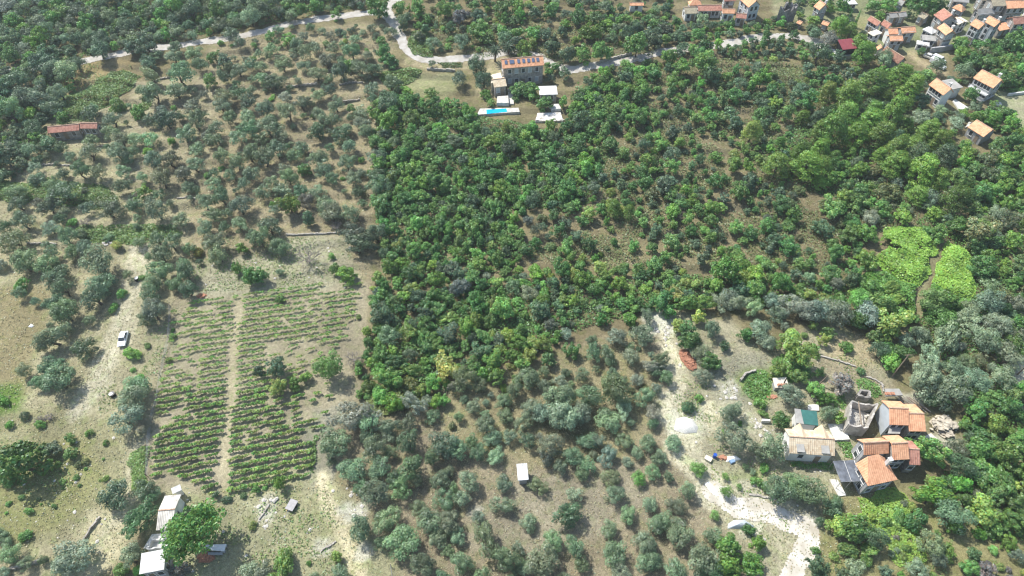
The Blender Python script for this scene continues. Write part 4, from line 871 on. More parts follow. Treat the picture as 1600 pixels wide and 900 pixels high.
def wall_line(label, pts, h=.9, th=.36, m=None, name="dry_stone_wall", cat="wall", cap=None):
    P = [U(*p) for p in pts]; c = np.mean(P, 0); r = MB(); s = 0; k = 0
    for a, b in zip(P[:-1], P[1:]):
        d = (b - a)[:2]; ln = np.linalg.norm(d); d /= ln; nn = np.array((-d[1], d[0])); t = 0
        while t < ln:
            l = .35 + .45 * rng.random(); w = (a[:2] + d * min(t + l / 2, ln)); g = float(H(*w)) - c[2]
            hh = h * (.5 + .35 * rng.random()) if cap is None else h
            r.obox(w - c[:2] + nn * .05 * rng.standard_normal(), d * l * .5, nn * th * (.45 + .15 * rng.random()), hh + .5, g - .5); t += l
    return tag(r.obj(name, m or DRYSTONE, None, c), label, cat)
wall_line("long pale-topped retaining wall below the tall stone houses", [(1452, 82), (1470, 80), (1492, 76), (1497, 65), (1522, 60)], 1.6, .5, W_GREY, "retaining_wall", cap=1)
wall_line("grey street wall above the wood at the right edge", [(1578, 53), (1606, 50)], 1.2, .5, W_PALE, "retaining_wall", cap=1)
wall_line("pale garden wall along the top of the right-hand lawn", [(1574, 150), (1602, 146)], .8, .4, W_PALE, "garden_wall", cap=1)
for lab, pts, h in [
    ("dry stone wall above the small lawn left of the villa", [(667, 109), (690, 111), (711, 112)], 1.1),
    ("curved stone wall across the straw terrace at the bottom left", [(12, 891), (40, 884), (72, 874)], .8),
    ("overgrown stone wall on the left edge of the pale terrace beside the twin olives", [(132, 846), (142, 828), (155, 811)], .8),
    ("short dark curved stone wall left of the creeper-covered hut", [(1156, 596), (1163, 587), (1178, 581)], 1.0),
    ("low row of pale boundary stones on the slope above the gravel road", [(1170, 773), (1186, 775), (1202, 778)], .35),
    ("dark dry stone terrace edge under the first olives at the upper left", [(62, 259), (85, 258), (110, 260)], .7),
    ("short terrace edge below the olives right of the tiled barn", [(152, 231), (163, 229), (175, 232)], .7),
    ("terrace edge beside the tall olives on the left slope", [(277, 311), (292, 309), (305, 311)], .6),
    ("terrace edge between the olives above the dirt clearing", [(43, 381), (65, 381), (87, 382)], .6),
    ("curved dry stone terrace edge high in the central grove", [(447, 137), (470, 134), (495, 132)], .8),
    ("dry stone terrace edge beside the boundary trees high in the grove", [(530, 133), (548, 130), (566, 130)], .8),
    ("short terrace edge in the clearing right of the upper grove", [(536, 160), (548, 158), (562, 157)], .7),
    ("long dry stone edge on the upper side of the bare field", [(447, 368), (480, 367), (524, 365)], .7),
    ("dry stone edge under the olives near the lane", [(236, 131), (250, 125), (266, 122)], .8),
    ("short dry stone edge beside the shrubs at the grove's left side", [(365, 143), (375, 141), (386, 141)], .7),
    ("grey stone wall under the white stone terrace right of the pool", [(836, 191), (858, 192), (880, 190)], 1.0),
    ("dark roadside stone wall below the lane's bend", [(931, 101), (955, 94), (985, 86)], 1.2),
    ("long straight stone edge above the ploughed plot right of the yellow bushes", [(1282, 557), (1305, 563), (1333, 572)], .5),
    ("white edging stones around the creeper patch above the ruin", [(1353, 589), (1366, 593), (1378, 601), (1380, 612)], .5),
    ("pale fallen-stone line in the dry grass left of the white rocks", [(501, 862), (512, 855), (522, 848)], .4),
    ("broken stone line on the scrubby rise below the vineyard", [(405, 812), (414, 800), (419, 790)], .4)]:
    wall_line(lab, pts, h, th=.26 if "edg" in lab or "line" in lab else .36)
def fence(label, pts, step=3.0, h=1.3):
    P = [U(*p) for p in pts]; c = P[0]; r = link("wire_fence", None, None, c); tag(r, label, "fence"); tops = []
    for a, b in zip(P[:-1], P[1:]):
        n = max(1, int(np.linalg.norm(b - a) / step))
        for i in range(n): p = a + (b - a) * i / n; tops.append(p)
    tops.append(P[-1])
    for p in tops: MB().cyl((p[0] - c[0], p[1] - c[1], float(H(p[0], p[1])) - c[2] - .3), .05, h + .3, 6).obj("post", WOODM, r)
    for k in range(4):
        z = .25 + k * .32; MB().tube([(p[0] - c[0], p[1] - c[1], float(H(p[0], p[1])) - c[2] + z) for p in tops], [.018] * len(tops), 4).obj("wire", GALV, r)
fence("wire fence on wooden posts along the vineyard's left side", [(267, 480), (265, 530), (258, 560), (252, 590), (247, 625), (238, 655), (233, 690), (231, 745)])
fence("short wire fence bordering the dry rise right of the lower track", [(611, 885), (614, 905)], 2)
for (p, h, lab, lean) in [((1394, 588), 8.0, "tall wooden utility pole rising beside the olives above the hamlet", 0), ((1279, 601), 3.2, "thin leaning wooden pole beside the dead grey bush", .2), ((1590, 585), 6, "utility pole near the pale track at the right edge", 0)]:
    r = link("utility_pole", None, None, U(*p)); tag(r, lab, "utility pole"); MB().tube([(0, 0, -.5), (lean * h, 0, h)], [.15, .10], 8).obj("shaft", WOODM, r)
    if h > 5: MB().box(-.7, .7, -.05, .05, h - .5, h - .38).obj("crossarm", WOODM, r)

# ------------------------------------------------------------------ vegetation: prototypes
def leaf_cloud(clumps, per, size, q, flat=1.0, out=.55, squash=1.0):
    """clumps: list of (centre, radius, radii scale). Returns V (n,4,3), outward factor"""
    Vs = []; T = []
    for (c, r, sc) in clumps:
        n = max(4, int(per * r * r)); d = q.normal(size=(n, 3)); d /= np.linalg.norm(d, axis=1)[:, None]
        d[:, 2] = np.where(d[:, 2] < -.35, -d[:, 2] * .5, d[:, 2])
        rad = r * (1 - .42 * q.random(n) ** 1.7); p = np.array(c) + d * rad[:, None] * np.array(sc)
        nm = d * out + q.normal(size=(n, 3)) * (1 - out) * .8; nm[:, 2] += .25; nm /= np.linalg.norm(nm, axis=1)[:, None]
        a = np.cross(nm, q.normal(size=(n, 3))); a /= np.linalg.norm(a, axis=1)[:, None]; b = np.cross(nm, a)
        s = size * (.6 + .8 * q.random(n))[:, None]; a = a * s; b = b * s * flat
        Vs.append(np.stack([p - a - b * .6, p + a * .9 - b, p + a + b * .7, p - a * .8 + b], 1))
        cl = .70 + .6 * q.random(); T.append(cl * (.82 + .36 * q.random(n)))
    return np.concatenate(Vs), np.concatenate(T)
def tints(t, q, warm=.12):
    c = np.ones((len(t), 3)) * t[:, None]; w = q.normal(size=len(t)) * warm; c[:, 0] *= 1 + w; c[:, 2] *= 1 - w * .5; return np.clip(c, .15, 2)
def dome(q, n, r, hgt, zc, rc, jit=.25, lo=-.5):
    out = []
    for i in range(n):
        z = 1 - (i + .5) / n * (1 - lo); a = i * 2.399 + q.random() * .7; rr = math.sqrt(max(0, 1 - z * z)); k = 1 + jit * (q.random() - .6)
        out.append(((rr * math.cos(a) * r * k, rr * math.sin(a) * r * k, zc + z * hgt * k), rc * (.7 + .6 * q.random()), (1, 1, .85)))
    return out
def wood(q, h, spread, thick, n_l=4, fork=.3, lean=.15):
    m = MB(); f = np.array((q.normal() * lean, q.normal() * lean, h * fork)); m.tube([(0, 0, -.4), f * .5 + (0, 0, 0), f], [thick * 1.25, thick, thick * .85], 5)
    for i in range(n_l):
        a = 2 * math.pi * (i + q.random() * .6) / n_l; e = np.array((math.cos(a) * spread, math.sin(a) * spread, h * (.68 + .2 * q.random())))
        mid = f * .45 + e * .55 + q.normal(size=3) * .12; m.tube([f, mid, e], [thick * .6, thick * .38, thick * .12], 4)
    return np.array(m.v), [x for x in m.f]
# every prototype is built for a crown of radius 1 unit and height to crown middle of zc
PROTO = {}
def proto(kind, k, fine):
    key = (kind, k, fine)
    if key in PROTO: return PROTO[key]
    q = np.random.default_rng(hash((len(kind) * 7 + ord(kind[0]) * 3 + k * 131)) % 99991); S = 2.6   # crown radius built
    dens = {0: 1.0, 1: .62, 2: .25}[fine]; ls = {0: 1.0, 1: 1.2, 2: 1.9}[fine]
    if kind in ('olive', 'silver'):
        cl = dome(q, 17, 1.7, 1.35, 2.35, .85, .55, -.55)
        a0 = q.random() * 6.28; cl = [c for c in cl if not (math.cos(math.atan2(c[0][1], c[0][0]) - a0) > .93 and c[0][2] < 3.0)]
        cl = [((c[0] * (1.15 if k % 2 else .95), c[1] * (.85 if k % 2 else 1.08), c[2] + .25 * q.normal()), r, s_) for c, r, s_ in cl] + [((q.normal() * .3, q.normal() * .3, 2.3), 1.35, (1, 1, .85))]
        V, t = leaf_cloud(cl, 210 * dens, .105 * ls, q, .6, .72); wd = wood(q, 3.0, 1.0, .2, 5, .3, .25); w = .06
    elif kind == 'broad':
        nc = 18 + int(q.integers(8)); cl = dome(q, nc, 1.65, 1.75, 2.3, .72, .75, -.7) + [((0, 0, 2.1), 1.35, (1, 1, 1.1))]
        cl = [((c[0] * (1 + .18 * math.sin(k)), c[1] * (1 - .15 * math.sin(k)), c[2] + .35 * q.normal()), r, s_) for c, r, s_ in cl]
        V, t = leaf_cloud(cl, 210 * dens, .118 * ls, q, .8, .66); wd = wood(q, 3.0, 1.0, .14, 4, .3); w = .16
    elif kind == 'bush':
        cl = dome(q, 13, 1.7, 1.5, 1.1, .95, .5, -.2)
        V, t = leaf_cloud(cl, 200 * dens, .12 * ls, q, .8, .66); wd = wood(q, 2.2, 1.2, .1, 4, .15); w = .18
    elif kind == 'pine':
        cl = []
        for i in range(58):
            z = (i + q.random()) / 58; a = i * 2.399 + q.random(); rr = (1.0 - .72 * z ** 1.4) * 2.2 * (.4 + .6 * q.random() ** .5); cl.append(((rr * math.cos(a), rr * math.sin(a), 1.4 + z * 4.4), .5 + .3 * q.random(), (1.25, 1.25, .42)))
        V, t = leaf_cloud(cl, 230 * dens, .10 * ls, q, .5, .7); wd = wood(q, 6.2, 1.3, .2, 5, .6, .3); w = .15
    elif kind == 'tall':
        cl = dome(q, 18, 1.25, 2.2, 2.6, .72, .7, -.9) + [((0, 0, 2.6), 1.1, (1, 1, 1.6))]
        V, t = leaf_cloud(cl, 210 * dens, .12 * ls, q, .8, .68); wd = wood(q, 4.5, .9, .14, 4, .25); w = .12
    elif kind == 'cypress':
        cl = [((.12 * q.normal(), .12 * q.normal(), .8 + i * .75), .85 * (1 - (i / 15) ** 2) + .12, (1, 1, 1.4)) for i in range(14)]
        V, t = leaf_cloud(cl, 120 * dens, .16 * ls, q, .6, .7); wd = wood(q, 4, .3, .15, 2, .5); w = .05
    elif kind == 'big':
        cl = dome(q, 46, 2.05, 1.5, 2.6, .55, .45, -.55) + dome(q, 14, 1.2, .9, 2.5, .8, .4, -.4)
        V, t = leaf_cloud(cl, 230 * dens, .085 * ls, q, .8, .5); wd = wood(q, 3.2, 1.6, .16, 6, .3); w = .2
    PROTO[key] = (V / S, tints(t, q, w), (wd[0] / S, wd[1])); return PROTO[key]
NV = {'olive': 12, 'silver': 7, 'broad': 12, 'bush': 6, 'pine': 6, 'tall': 6, 'cypress': 1, 'big': 1}
MIDH = {'olive': .9, 'silver': .9, 'broad': .88, 'bush': .5, 'pine': 1.35, 'tall': 1.0, 'cypress': 2.0, 'big': .95}  # crown middle over ground / radius
MESHES = {}
def tree_meshes(kind, k, fine, joined):
    key = (kind, k, fine, joined)
    if key not in MESHES:
        V, t, (wv, wf) = proto(kind, k, fine)
        if joined: MESHES[key] = quads_mesh(kind + "_plant", V, t, [LEAF, BARK], (wv, wf))
        else: MESHES[key] = (quads_mesh(kind + "_crown", V, t, [LEAF]), new_mesh(kind + "_trunk", wv, wf, [BARK]))
    return MESHES[key]
# leaf colours (albedo)
TONE = {'o': ((.165, .225, .130), 'grey-green'), 'd': ((.095, .150, .082), 'dark grey-green'), 's': ((.215, .275, .185), 'silvery'), 'g': ((.126, .232, .062), 'green'),
        'f': ((.078, .164, .048), 'deep green'), 'G': ((.155, .285, .058), 'bright green'), 'y': ((.215, .290, .075), 'yellow-green'), 'Y': ((.40, .46, .12), 'pale yellow'),
        'p': ((.165, .275, .055), 'light green'), 'b': ((.24, .25, .22), 'greyish'), 'n': ((.155, .185, .085), 'brownish')}
for _k, _m in (('f', 1.42), ('g', 1.32), ('d', 1.25), ('p', 1.14), ('o', 1.14), ('s', 1.1), ('y', 1.25), ('G', 1.05), ('n', 1.1)):
    TONE[_k] = (tuple(c * _m * w for c, w in zip(TONE[_k][0], (1.0, 1.03, .95))), TONE[_k][1])

# ------------------------------------------------------------------ vegetation: places read off the photograph
# per 400x225 tile of the photo, in units of a quarter pixel: x y radius kind+tone
TILES = {
(0,0): """620 310 70 od;640 215 40 bg;715 290 30 bg;820 290 55 bd;910 265 70 bd;1040 215 45 bg;1210 225 35 oo;1300 150 55 od;1440 210 55 od;880 330 45 od;920 390 60 od;980 350 40 oo;950 470 60 oo;1080 350 60 oo;1100 300 50 oo;
1210 340 60 oo;1250 410 55 oo;1140 470 80 oo;1330 350 50 bg;1400 370 50 bd;1490 430 60 oo;1400 490 45 od;1310 510 50 bg;1100 560 70 oo;960 600 70 oo;880 560 50 oo;1040 740 80 od;940 750 50 od;850 700 55 bG;740 660 50 ug;1200 560 40 oo;1390 600 60 oo;
1500 580 50 od;1400 660 60 oo;1550 640 60 od;570 720 60 od;700 750 60 oo;400 800 50 od;390 740 45 bg;220 810 70 od;60 700 90 oo;200 620 90 oo;100 500 90 oo;250 380 90 od;420 450 80 oo;480 400 60 od;440 540 40 bg;370 590 60 oo;700 840 60 oo;760 880 60 oo;1150 830 70 oo;1230 760 70 oo;1330 870 60 oo;1540 720 60 oo;1560 800 70 oo;1490 860 60 oo;370 870 40 oo;230 870 50 bg;560 870 50 oo;850 870 60 os;940 870 60 os;1070 880 30 bG;1350 810 50 oo;1440 740 50 oo""",
(1,0): """760 40 80 bf;720 170 40 os;500 90 35 bg;520 200 30 ud;830 200 35 oo;870 200 25 oo;620 240 40 oo;210 110 45 od;290 70 50 bg;60 60 70 oo;200 30 50 bg;380 40 50 bg;200 240 50 bg;250 270 50 od;100 300 50 oo;300 330 50 oo;370 300 40 oo;480 300 45 oo;600 320 60 od;440 370 60 oo;700 350 40 oo;800 330 60 bf;840 380 50 bf;170 400 60 oo;300 410 50 oo;380 450 60 oo;540 450 65 od;540 390 40 od;650 430 60 oo;740 440 60 od;450 500 40 oo;700 480 40 oo;110 500 70 oo;30 420 40 oo;20 340 30 oo;50 500 50 oo;180 600 50 os;290 640 60 od;500 650 60 oo;390 590 50 oo;460 560 50 oo;730 560 55 oo;730 620 40 od;860 530 60 od;830 640 80 od;960 660 60 bf;820 760 70 bG;960 740 60 bg;200 700 70 oo;50 680 60 oo;80 780 90 oo;400 720 60 oo;380 820 60 bd;480 760 50 oo;520 840 60 od;660 700 50 os;660 770 50 os;690 830 50 oo;570 800 40 oo;150 840 50 oo;30 860 50 oo;
440 270 25 ug;560 260 20 uy;920 160 40 bd;900 60 50 bg;1010 60 60 bg;1060 180 30 bd;1110 270 50 oo;1280 250 60 od;1290 110 60 bb;1170 150 30 un;1400 190 80 bg;1440 240 50 bg;1500 170 35 oo;1550 240 50 oo;1180 60 60 bg;1390 100 60 bd;1230 10 30 bd;1540 60 60 bg;1100 400 26 od;1370 410 68 od;1270 490 52 oo;1420 500 60 od;1430 590 30 bG;1160 310 22 oo""",
(2,0): """85 75 1 ug;80 310 56 bG;-60 600 26 ug;-150 610 30 ug;-130 640 26 bg;20 620 26 ug;230 450 30 ug;270 420 34 bg;300 560 40 bg;320 640 40 bg;-200 470 30 ug;-40 700 24 ug;190 690 20 ug;250 300 50 bd;350 340 60 bd;440 340 60 bg;570 330 60 bg;20 260 40 bd;80 310 45 by;130 220 50 bg;780 290 80 bg;900 260 60 bd;40 550 62 bf;120 560 62 bg;200 640 52 bf;330 460 50 od;240 490 40 od;220 410 26 bg;970 370 60 bg;1070 300 40 od;1210 290 50 bf;1060 420 60 bg;1200 400 80 bg;1240 480 60 bd;1340 480 40 bg;1560 500 60 bp;1530 410 40 bd;1250 640 45 bf;1370 590 60 bg;1240 740 40 bf;1370 700 50 bd;1500 820 60 py;1400 780 50 bd;1160 730 50 bg;420 780 72 bd;340 800 50 bf;1120 620 30 bG;1450 600 50 bd;1570 640 45 od;1320 840 30 bg;500 200 70 bp;420 130 60 bf;520 110 50 bf""",
(3,0): """500 720 80 pp;640 740 90 pp;780 700 80 pp;420 800 90 pp;300 820 60 pp;560 840 80 pp;700 830 80 pp;860 640 50 pp;1000 820 70 pp;950 740 60 os;120 720 60 bg;240 640 70 bf;380 590 60 py;440 160 55 pp;520 180 50 pp;580 260 60 pp;640 310 62 pp;600 350 60 pp;540 270 40 pp;160 640 34 od;80 640 24 bd;320 340 70 od;380 240 60 ob;300 200 50 od;250 420 40 bd;420 430 46 bd;330 450 44 bf;720 370 60 os;780 400 40 os;700 460 46 bG;1130 40 70 bf;1000 30 90 bf;1060 60 60 bf;760 30 60 bg;660 30 50 bg;460 50 50 bf;510 70 30 bf;700 100 40 bG;1500 220 30 bd;1240 220 30 bd;1180 190 40 bf;1290 80 40 bg;880 250 40 bf;900 290 34 bd;960 320 30 bf;1060 265 26 bG;1180 770 46 os;1080 680 40 os;1260 600 50 bf;1330 560 60 bf;1200 560 40 bf;1400 720 70 bG;1470 700 50 bf;1300 740 50 bp""",
(0,1): """30 80 80 bd;110 60 60 bd;40 190 50 bd;250 20 40 oo;220 150 40 os;370 20 50 oo;555 50 70 oo;440 80 45 oo;510 170 60 od;390 190 45 od;620 180 55 oo;770 170 55 oo;740 50 70 oo;830 40 50 oo;800 90 50 oo;890 300 55 bG;960 100 70 oo;930 55 35 bG;1010 220 75 oo;990 310 50 od;1075 100 60 oo;1150 190 60 oo;1170 270 50 od;1230 130 60 oo;1230 30 50 oo;1390 80 60 oo;1330 240 55 oo;1480 120 60 oo;1560 60 60 oo;1570 190 60 oo;1440 190 50 oo;1390 330 65 oo;1500 380 80 oo;1280 370 60 oo;1330 430 60 oo;
90 290 60 oo;390 290 90 od;120 370 60 oo;300 390 65 oo;680 400 82 oo;545 400 50 os;850 395 55 od;985 420 80 oo;1130 470 60 oo;150 480 70 oo;30 520 50 od;310 520 60 oo;375 470 45 oo;90 600 90 oo;410 580 70 oo;490 560 50 oo;540 660 60 oo;450 680 50 oo;150 740 90 oo;290 760 80 oo;10 760 40 os;610 740 110 oo;350 830 80 oo;620 880 90 oo;1280 520 60 oo;1340 620 70 oo;1490 500 60 oo;1580 580 50 oo;1370 690 70 oo;1400 520 50 od;1510 650 42 bG;980 590 60 od;1080 620 60 oo;1180 660 50 od;1010 690 70 oo;990 790 80 oo;1160 800 70 od;1150 740 40 od;960 870 60 oo;1100 870 60 od;450 490 34 ug;725 630 35 uY;1560 830 62 bf;1480 780 42 bg;1240 680 35 uY;240 370 35 oo;1250 740 25 od""",
(1,1): """50 90 70 oo;130 30 70 od;240 70 50 oo;280 20 50 od;390 90 60 oo;580 20 45 oo;180 160 50 oo;570 120 60 oo;200 210 60 oo;480 220 50 oo;430 170 60 oo;610 220 60 oo;640 300 45 oo;40 300 60 oo;160 290 60 oo;100 240 50 oo;380 300 60 oo;210 380 70 bG;310 360 60 oo;440 370 70 oo;470 420 80 oo;590 440 60 oo;330 470 48 td;80 510 80 od;30 590 70 oo;150 640 70 oo;740 80 60 oo;760 250 80 od;750 180 60 od;780 350 80 bf;600 560 80 od;640 620 90 od;760 560 70 oo;800 680 50 od;470 700 25 bg;570 810 68 bp;500 790 40 bg;20 820 62 bf;150 800 24 oo;890 640 40 bY;460 20 40 od;110 410 40 oo""",
(2,1): """640 190 34 bd;480 430 48 by;650 400 56 pp;730 430 44 pp;560 410 48 bf;590 490 30 bG;620 530 28 bG;330 320 66 bf;240 160 50 bg;840 110 50 bp;810 170 60 bf;830 240 60 bf;1000 150 50 bg;1280 80 45 bg;140 330 42 od;260 440 48 bf;290 540 52 bf;190 470 36 un;160 540 46 od;150 620 50 bf;60 640 40 bg;440 480 48 bf;760 640 44 bg;820 480 46 bg;1000 610 64 bg;1120 550 44 bf;1060 380 50 bf;900 540 44 bd;880 650 46 bg;370 710 40 bg;640 610 34 tf;10 470 40 bp;150 790 60 bp;700 800 40 bg;1340 800 100 bG;1410 300 60 bg;1250 480 50 bg;1100 480 46 bg;1480 240 60 bd;1170 420 46 bg;940 260 60 bd;340 640 60 bg;440 720 34 by;520 720 28 bG""",
(3,1): """60 120 80 pp;200 60 70 pp;260 130 90 pp;420 130 60 bf;330 30 60 pp;790 100 90 pp;700 90 50 pp;960 160 90 pp;1040 240 70 pp;1120 60 80 pd;880 60 40 pp;1240 60 60 bp;560 170 56 bp;440 200 46 bG;380 240 50 bg;590 290 50 bf;70 300 50 bd;840 450 60 bp;640 460 60 os;720 370 40 bf;550 380 60 bg;480 130 40 bG;1060 560 60 bg;1000 540 40 bf;1330 780 80 bg;1300 560 100 bn;640 180 70 un;760 300 80 un;1200 330 90 pp;1440 430 60 os;1500 200 90 bg;1540 100 60 bp;1380 200 60 bn""",
(0,2): """400 10 70 oo;600 50 84 oo;650 10 50 oo;410 150 92 oo;560 205 36 oo;310 230 30 oo;340 300 90 oo;510 370 72 od;400 270 50 oo;270 380 40 oo;160 520 52 oo;330 490 84 od;360 560 110 od;250 580 60 od;940 40 72 od;960 150 82 os;900 200 60 od;820 410 52 ug;920 360 25 ug;830 510 20 ug;1170 15 62 od;840 610 84 os;830 700 92 os;800 820 112 os;880 850 60 os;1080 310 24 ug;1050 450 24 ug;870 560 30 ug;160 800 32 ud;250 850 32 ug;1078 262 16 ug;60 860 30 ug;20 700 40 uG""",
(1,2): """130 500 72 bd;20 520 50 bd;460 500 92 og;310 560 36 bp;140 620 60 by;240 600 40 bp;370 480 22 od;770 150 90 bd;700 340 40 bf;690 420 36 bf;640 480 36 bg;640 520 30 bg;830 310 76 oo;1000 220 56 od;960 420 56 od;1200 180 42 by;1190 490 92 bY;1540 130 84 bg;850 580 84 bg;770 530 60 og;870 470 72 bf;1290 560 80 oo;1100 590 62 bg;780 420 70 bg;650 660 32 bg;600 800 122 os;830 880 62 os;700 850 80 os;1440 870 70 oo;1270 810 40 oo;1070 700 42 os;1100 800 50 oo;960 850 52 oo;1240 620 52 os;1400 600 50 oo;1360 740 50 os;1540 700 60 oo;1560 800 60 oo;1300 700 30 oo;700 620 50 uy;960 600 60 uy;640 180 20 ug;150 70 30 ug""",
(2,2): """110 560 80 oo;230 640 62 oo;340 530 40 od;440 550 50 oo;520 410 60 oo;600 420 60 od;660 300 70 os;740 200 50 bG;720 170 30 bG;830 290 80 oo;840 180 50 os;730 430 60 os;790 380 20 ud;880 490 60 os;930 450 60 oo;900 520 50 od;970 560 50 oo;780 570 50 os;660 650 110 oo;830 680 70 oo;480 680 90 oo;300 680 90 oo;330 800 110 os;600 830 90 os;440 790 80 oo;120 750 80 oo;80 830 70 oo;200 790 80 os;880 780 60 os;700 750 70 os;20 640 60 oo;880 850 40 oo;1040 240 50 by;1100 270 70 bf;1170 190 50 bY;1110 330 70 bf;1250 260 60 od;1190 400 70 os;1240 470 66 bf;1270 470 42 bg;1190 550 50 os;1100 745 46 ud;1170 690 30 ug;1370 770 70 os;1550 720 40 ug;1570 790 30 ug;980 140 50 bf;1430 100 62 os;1540 250 80 os;230 450 50 bf;370 385 60 bf;1500 140 60 os;1350 60 70 os;1290 100 60 os;1190 100 70 bp;560 200 40 bf;1590 330 60 os;1460 290 50 bf;1330 360 40 bd;60 480 50 bg""",
(3,2): """280 240 32 by;345 330 44 by;375 280 40 bg;285 380 46 bg;490 370 46 ug;130 320 90 by;200 430 90 by;60 510 60 bG;320 530 36 bg;460 590 82 bb;580 520 30 ud;300 640 60 bg;150 680 80 os;370 690 56 bG;440 810 52 bG;80 830 62 bf;200 550 60 bg;700 400 62 od;770 440 74 bG;940 300 72 os;1120 300 112 os;950 560 112 os;1150 620 122 os;1310 560 82 os;1060 700 62 bg;1300 750 82 bf;780 230 112 by;680 80 92 bg;610 150 90 os;300 150 90 os;150 100 90 os;60 160 70 os;430 160 100 os;570 80 80 og;560 200 70 bf;860 330 60 os;1010 430 80 os;1320 330 90 os;1440 220 90 os;1490 420 90 os;1260 200 90 os;1380 90 90 os;1090 200 90 og;1020 90 90 og;1120 90 80 bG;1560 380 70 bg;1450 560 80 os;1240 640 60 bG;1150 800 70 bG;1500 740 80 bf;1580 640 60 bg;1560 100 60 os;230 150 80 os;20 90 60 os;380 780 60 os;1400 680 60 bg""",
(0,3): """150 170 150 bf;330 100 60 bd;440 130 50 bg;440 40 40 bg;730 385 105 od;890 380 80 od;880 540 110 od;970 400 40 os;450 780 130 os;370 850 70 os;830 780 80 os;750 870 50 ug;870 870 40 ug;1170 370 80 bp;1140 440 50 bp;1350 390 26 bd;1420 420 30 ud;1520 400 24 ud;1580 580 30 ug;660 290 24 uG;360 200 24 ug;1600 360 30 bg;1560 860 60 os;1280 490 40 bp;20 880 40 os;1130 860 60 ub;60 280 60 uf""",
(1,3): """500 60 112 oo;470 190 32 od;600 230 92 os;720 110 80 oo;690 40 50 oo;950 70 82 od;830 30 50 oo;1180 70 100 od;1260 110 70 oo;1480 40 60 os;1500 150 62 os;780 220 80 oo;950 230 92 od;1150 300 72 oo;750 380 92 oo;900 350 80 oo;1000 310 50 oo;1170 420 82 od;1330 310 72 oo;1550 320 62 oo;1540 450 72 oo;800 540 92 oo;640 620 82 od;1020 470 62 oo;1080 560 92 oo;1200 560 82 oo;920 690 122 oo;1250 650 62 oo;1130 660 72 oo;1390 540 50 os;1440 680 102 oo;1560 800 92 oo;1270 830 82 os;1040 830 80 oo;150 325 52 bG;170 810 82 bg;505 780 42 by;530 890 62 os;40 870 62 os;330 820 18 ug;1390 130 60 od;1100 160 60 od;1350 60 50 od;860 300 60 od;10 360 18 ug;55 350 18 ug""",
(2,3): """20 330 32 oo;170 330 62 oo;220 170 52 od;300 220 52 oo;440 260 50 oo;390 390 50 os;340 500 92 od;95 550 62 os;620 290 56 oo;650 390 66 oo;720 520 62 oo;610 610 62 oo;790 290 54 og;860 450 60 oo;930 560 80 oo;1040 460 62 oo;1060 640 102 oo;640 760 90 oo;840 690 82 oo;850 810 82 oo;250 680 72 oo;190 800 112 os;400 730 72 oo;440 830 60 oo;40 740 60 oo;680 880 60 os;1190 800 112 oo;1010 860 80 oo;1160 230 60 og;1330 275 28 og;1340 375 42 og;1420 340 22 og;1270 520 36 og;1260 650 60 oo;1580 340 32 ug;1360 720 82 bG;1350 830 82 bG;1540 700 50 bG;1480 610 40 bf;1500 830 82 bG;1400 40 110 os;1540 110 72 oo;880 250 52 oo;900 180 50 oo;980 280 42 oo;100 60 60 oo;250 90 80 os;380 150 70 oo;470 200 60 oo;600 150 70 os;700 60 60 oo;850 60 60 oo;940 150 50 os;1100 370 60 oo;20 860 40 os;480 50 60 oo;1010 60 60 os;540 60 50 os;780 130 40 os;80 850 60 os;1250 880 80 od;1380 900 60 bG""",
(3,3): """30 100 92 os;50 370 100 oo;250 360 100 oo;170 330 90 oo;390 480 60 oo;430 440 50 od;320 560 40 od;520 370 36 bg;300 740 30 ug;450 580 82 by;560 600 100 bg;650 660 80 od;650 730 60 by;310 860 70 bd;550 850 60 os;740 870 50 bd;920 560 72 uf;880 260 76 os;1010 120 102 bg;1020 410 102 bG;1150 520 110 oo;1170 590 60 bG;1000 700 90 oo;1120 740 52 bG;1350 500 100 by;1240 430 60 bg;1050 790 60 os;1260 850 60 bg;1370 850 70 bb;1500 680 60 bp;1540 560 80 bg;1200 100 80 oo;1200 220 90 od;1330 250 100 bg;1320 120 90 bg;1470 300 90 bg;1480 150 90 bg;1560 60 80 bg;1420 400 70 bg;1100 330 60 bg;1560 430 80 bg;1580 250 70 bg;1190 330 70 bG;900 470 30 uy;820 530 50 ug;500 740 60 ug"""}
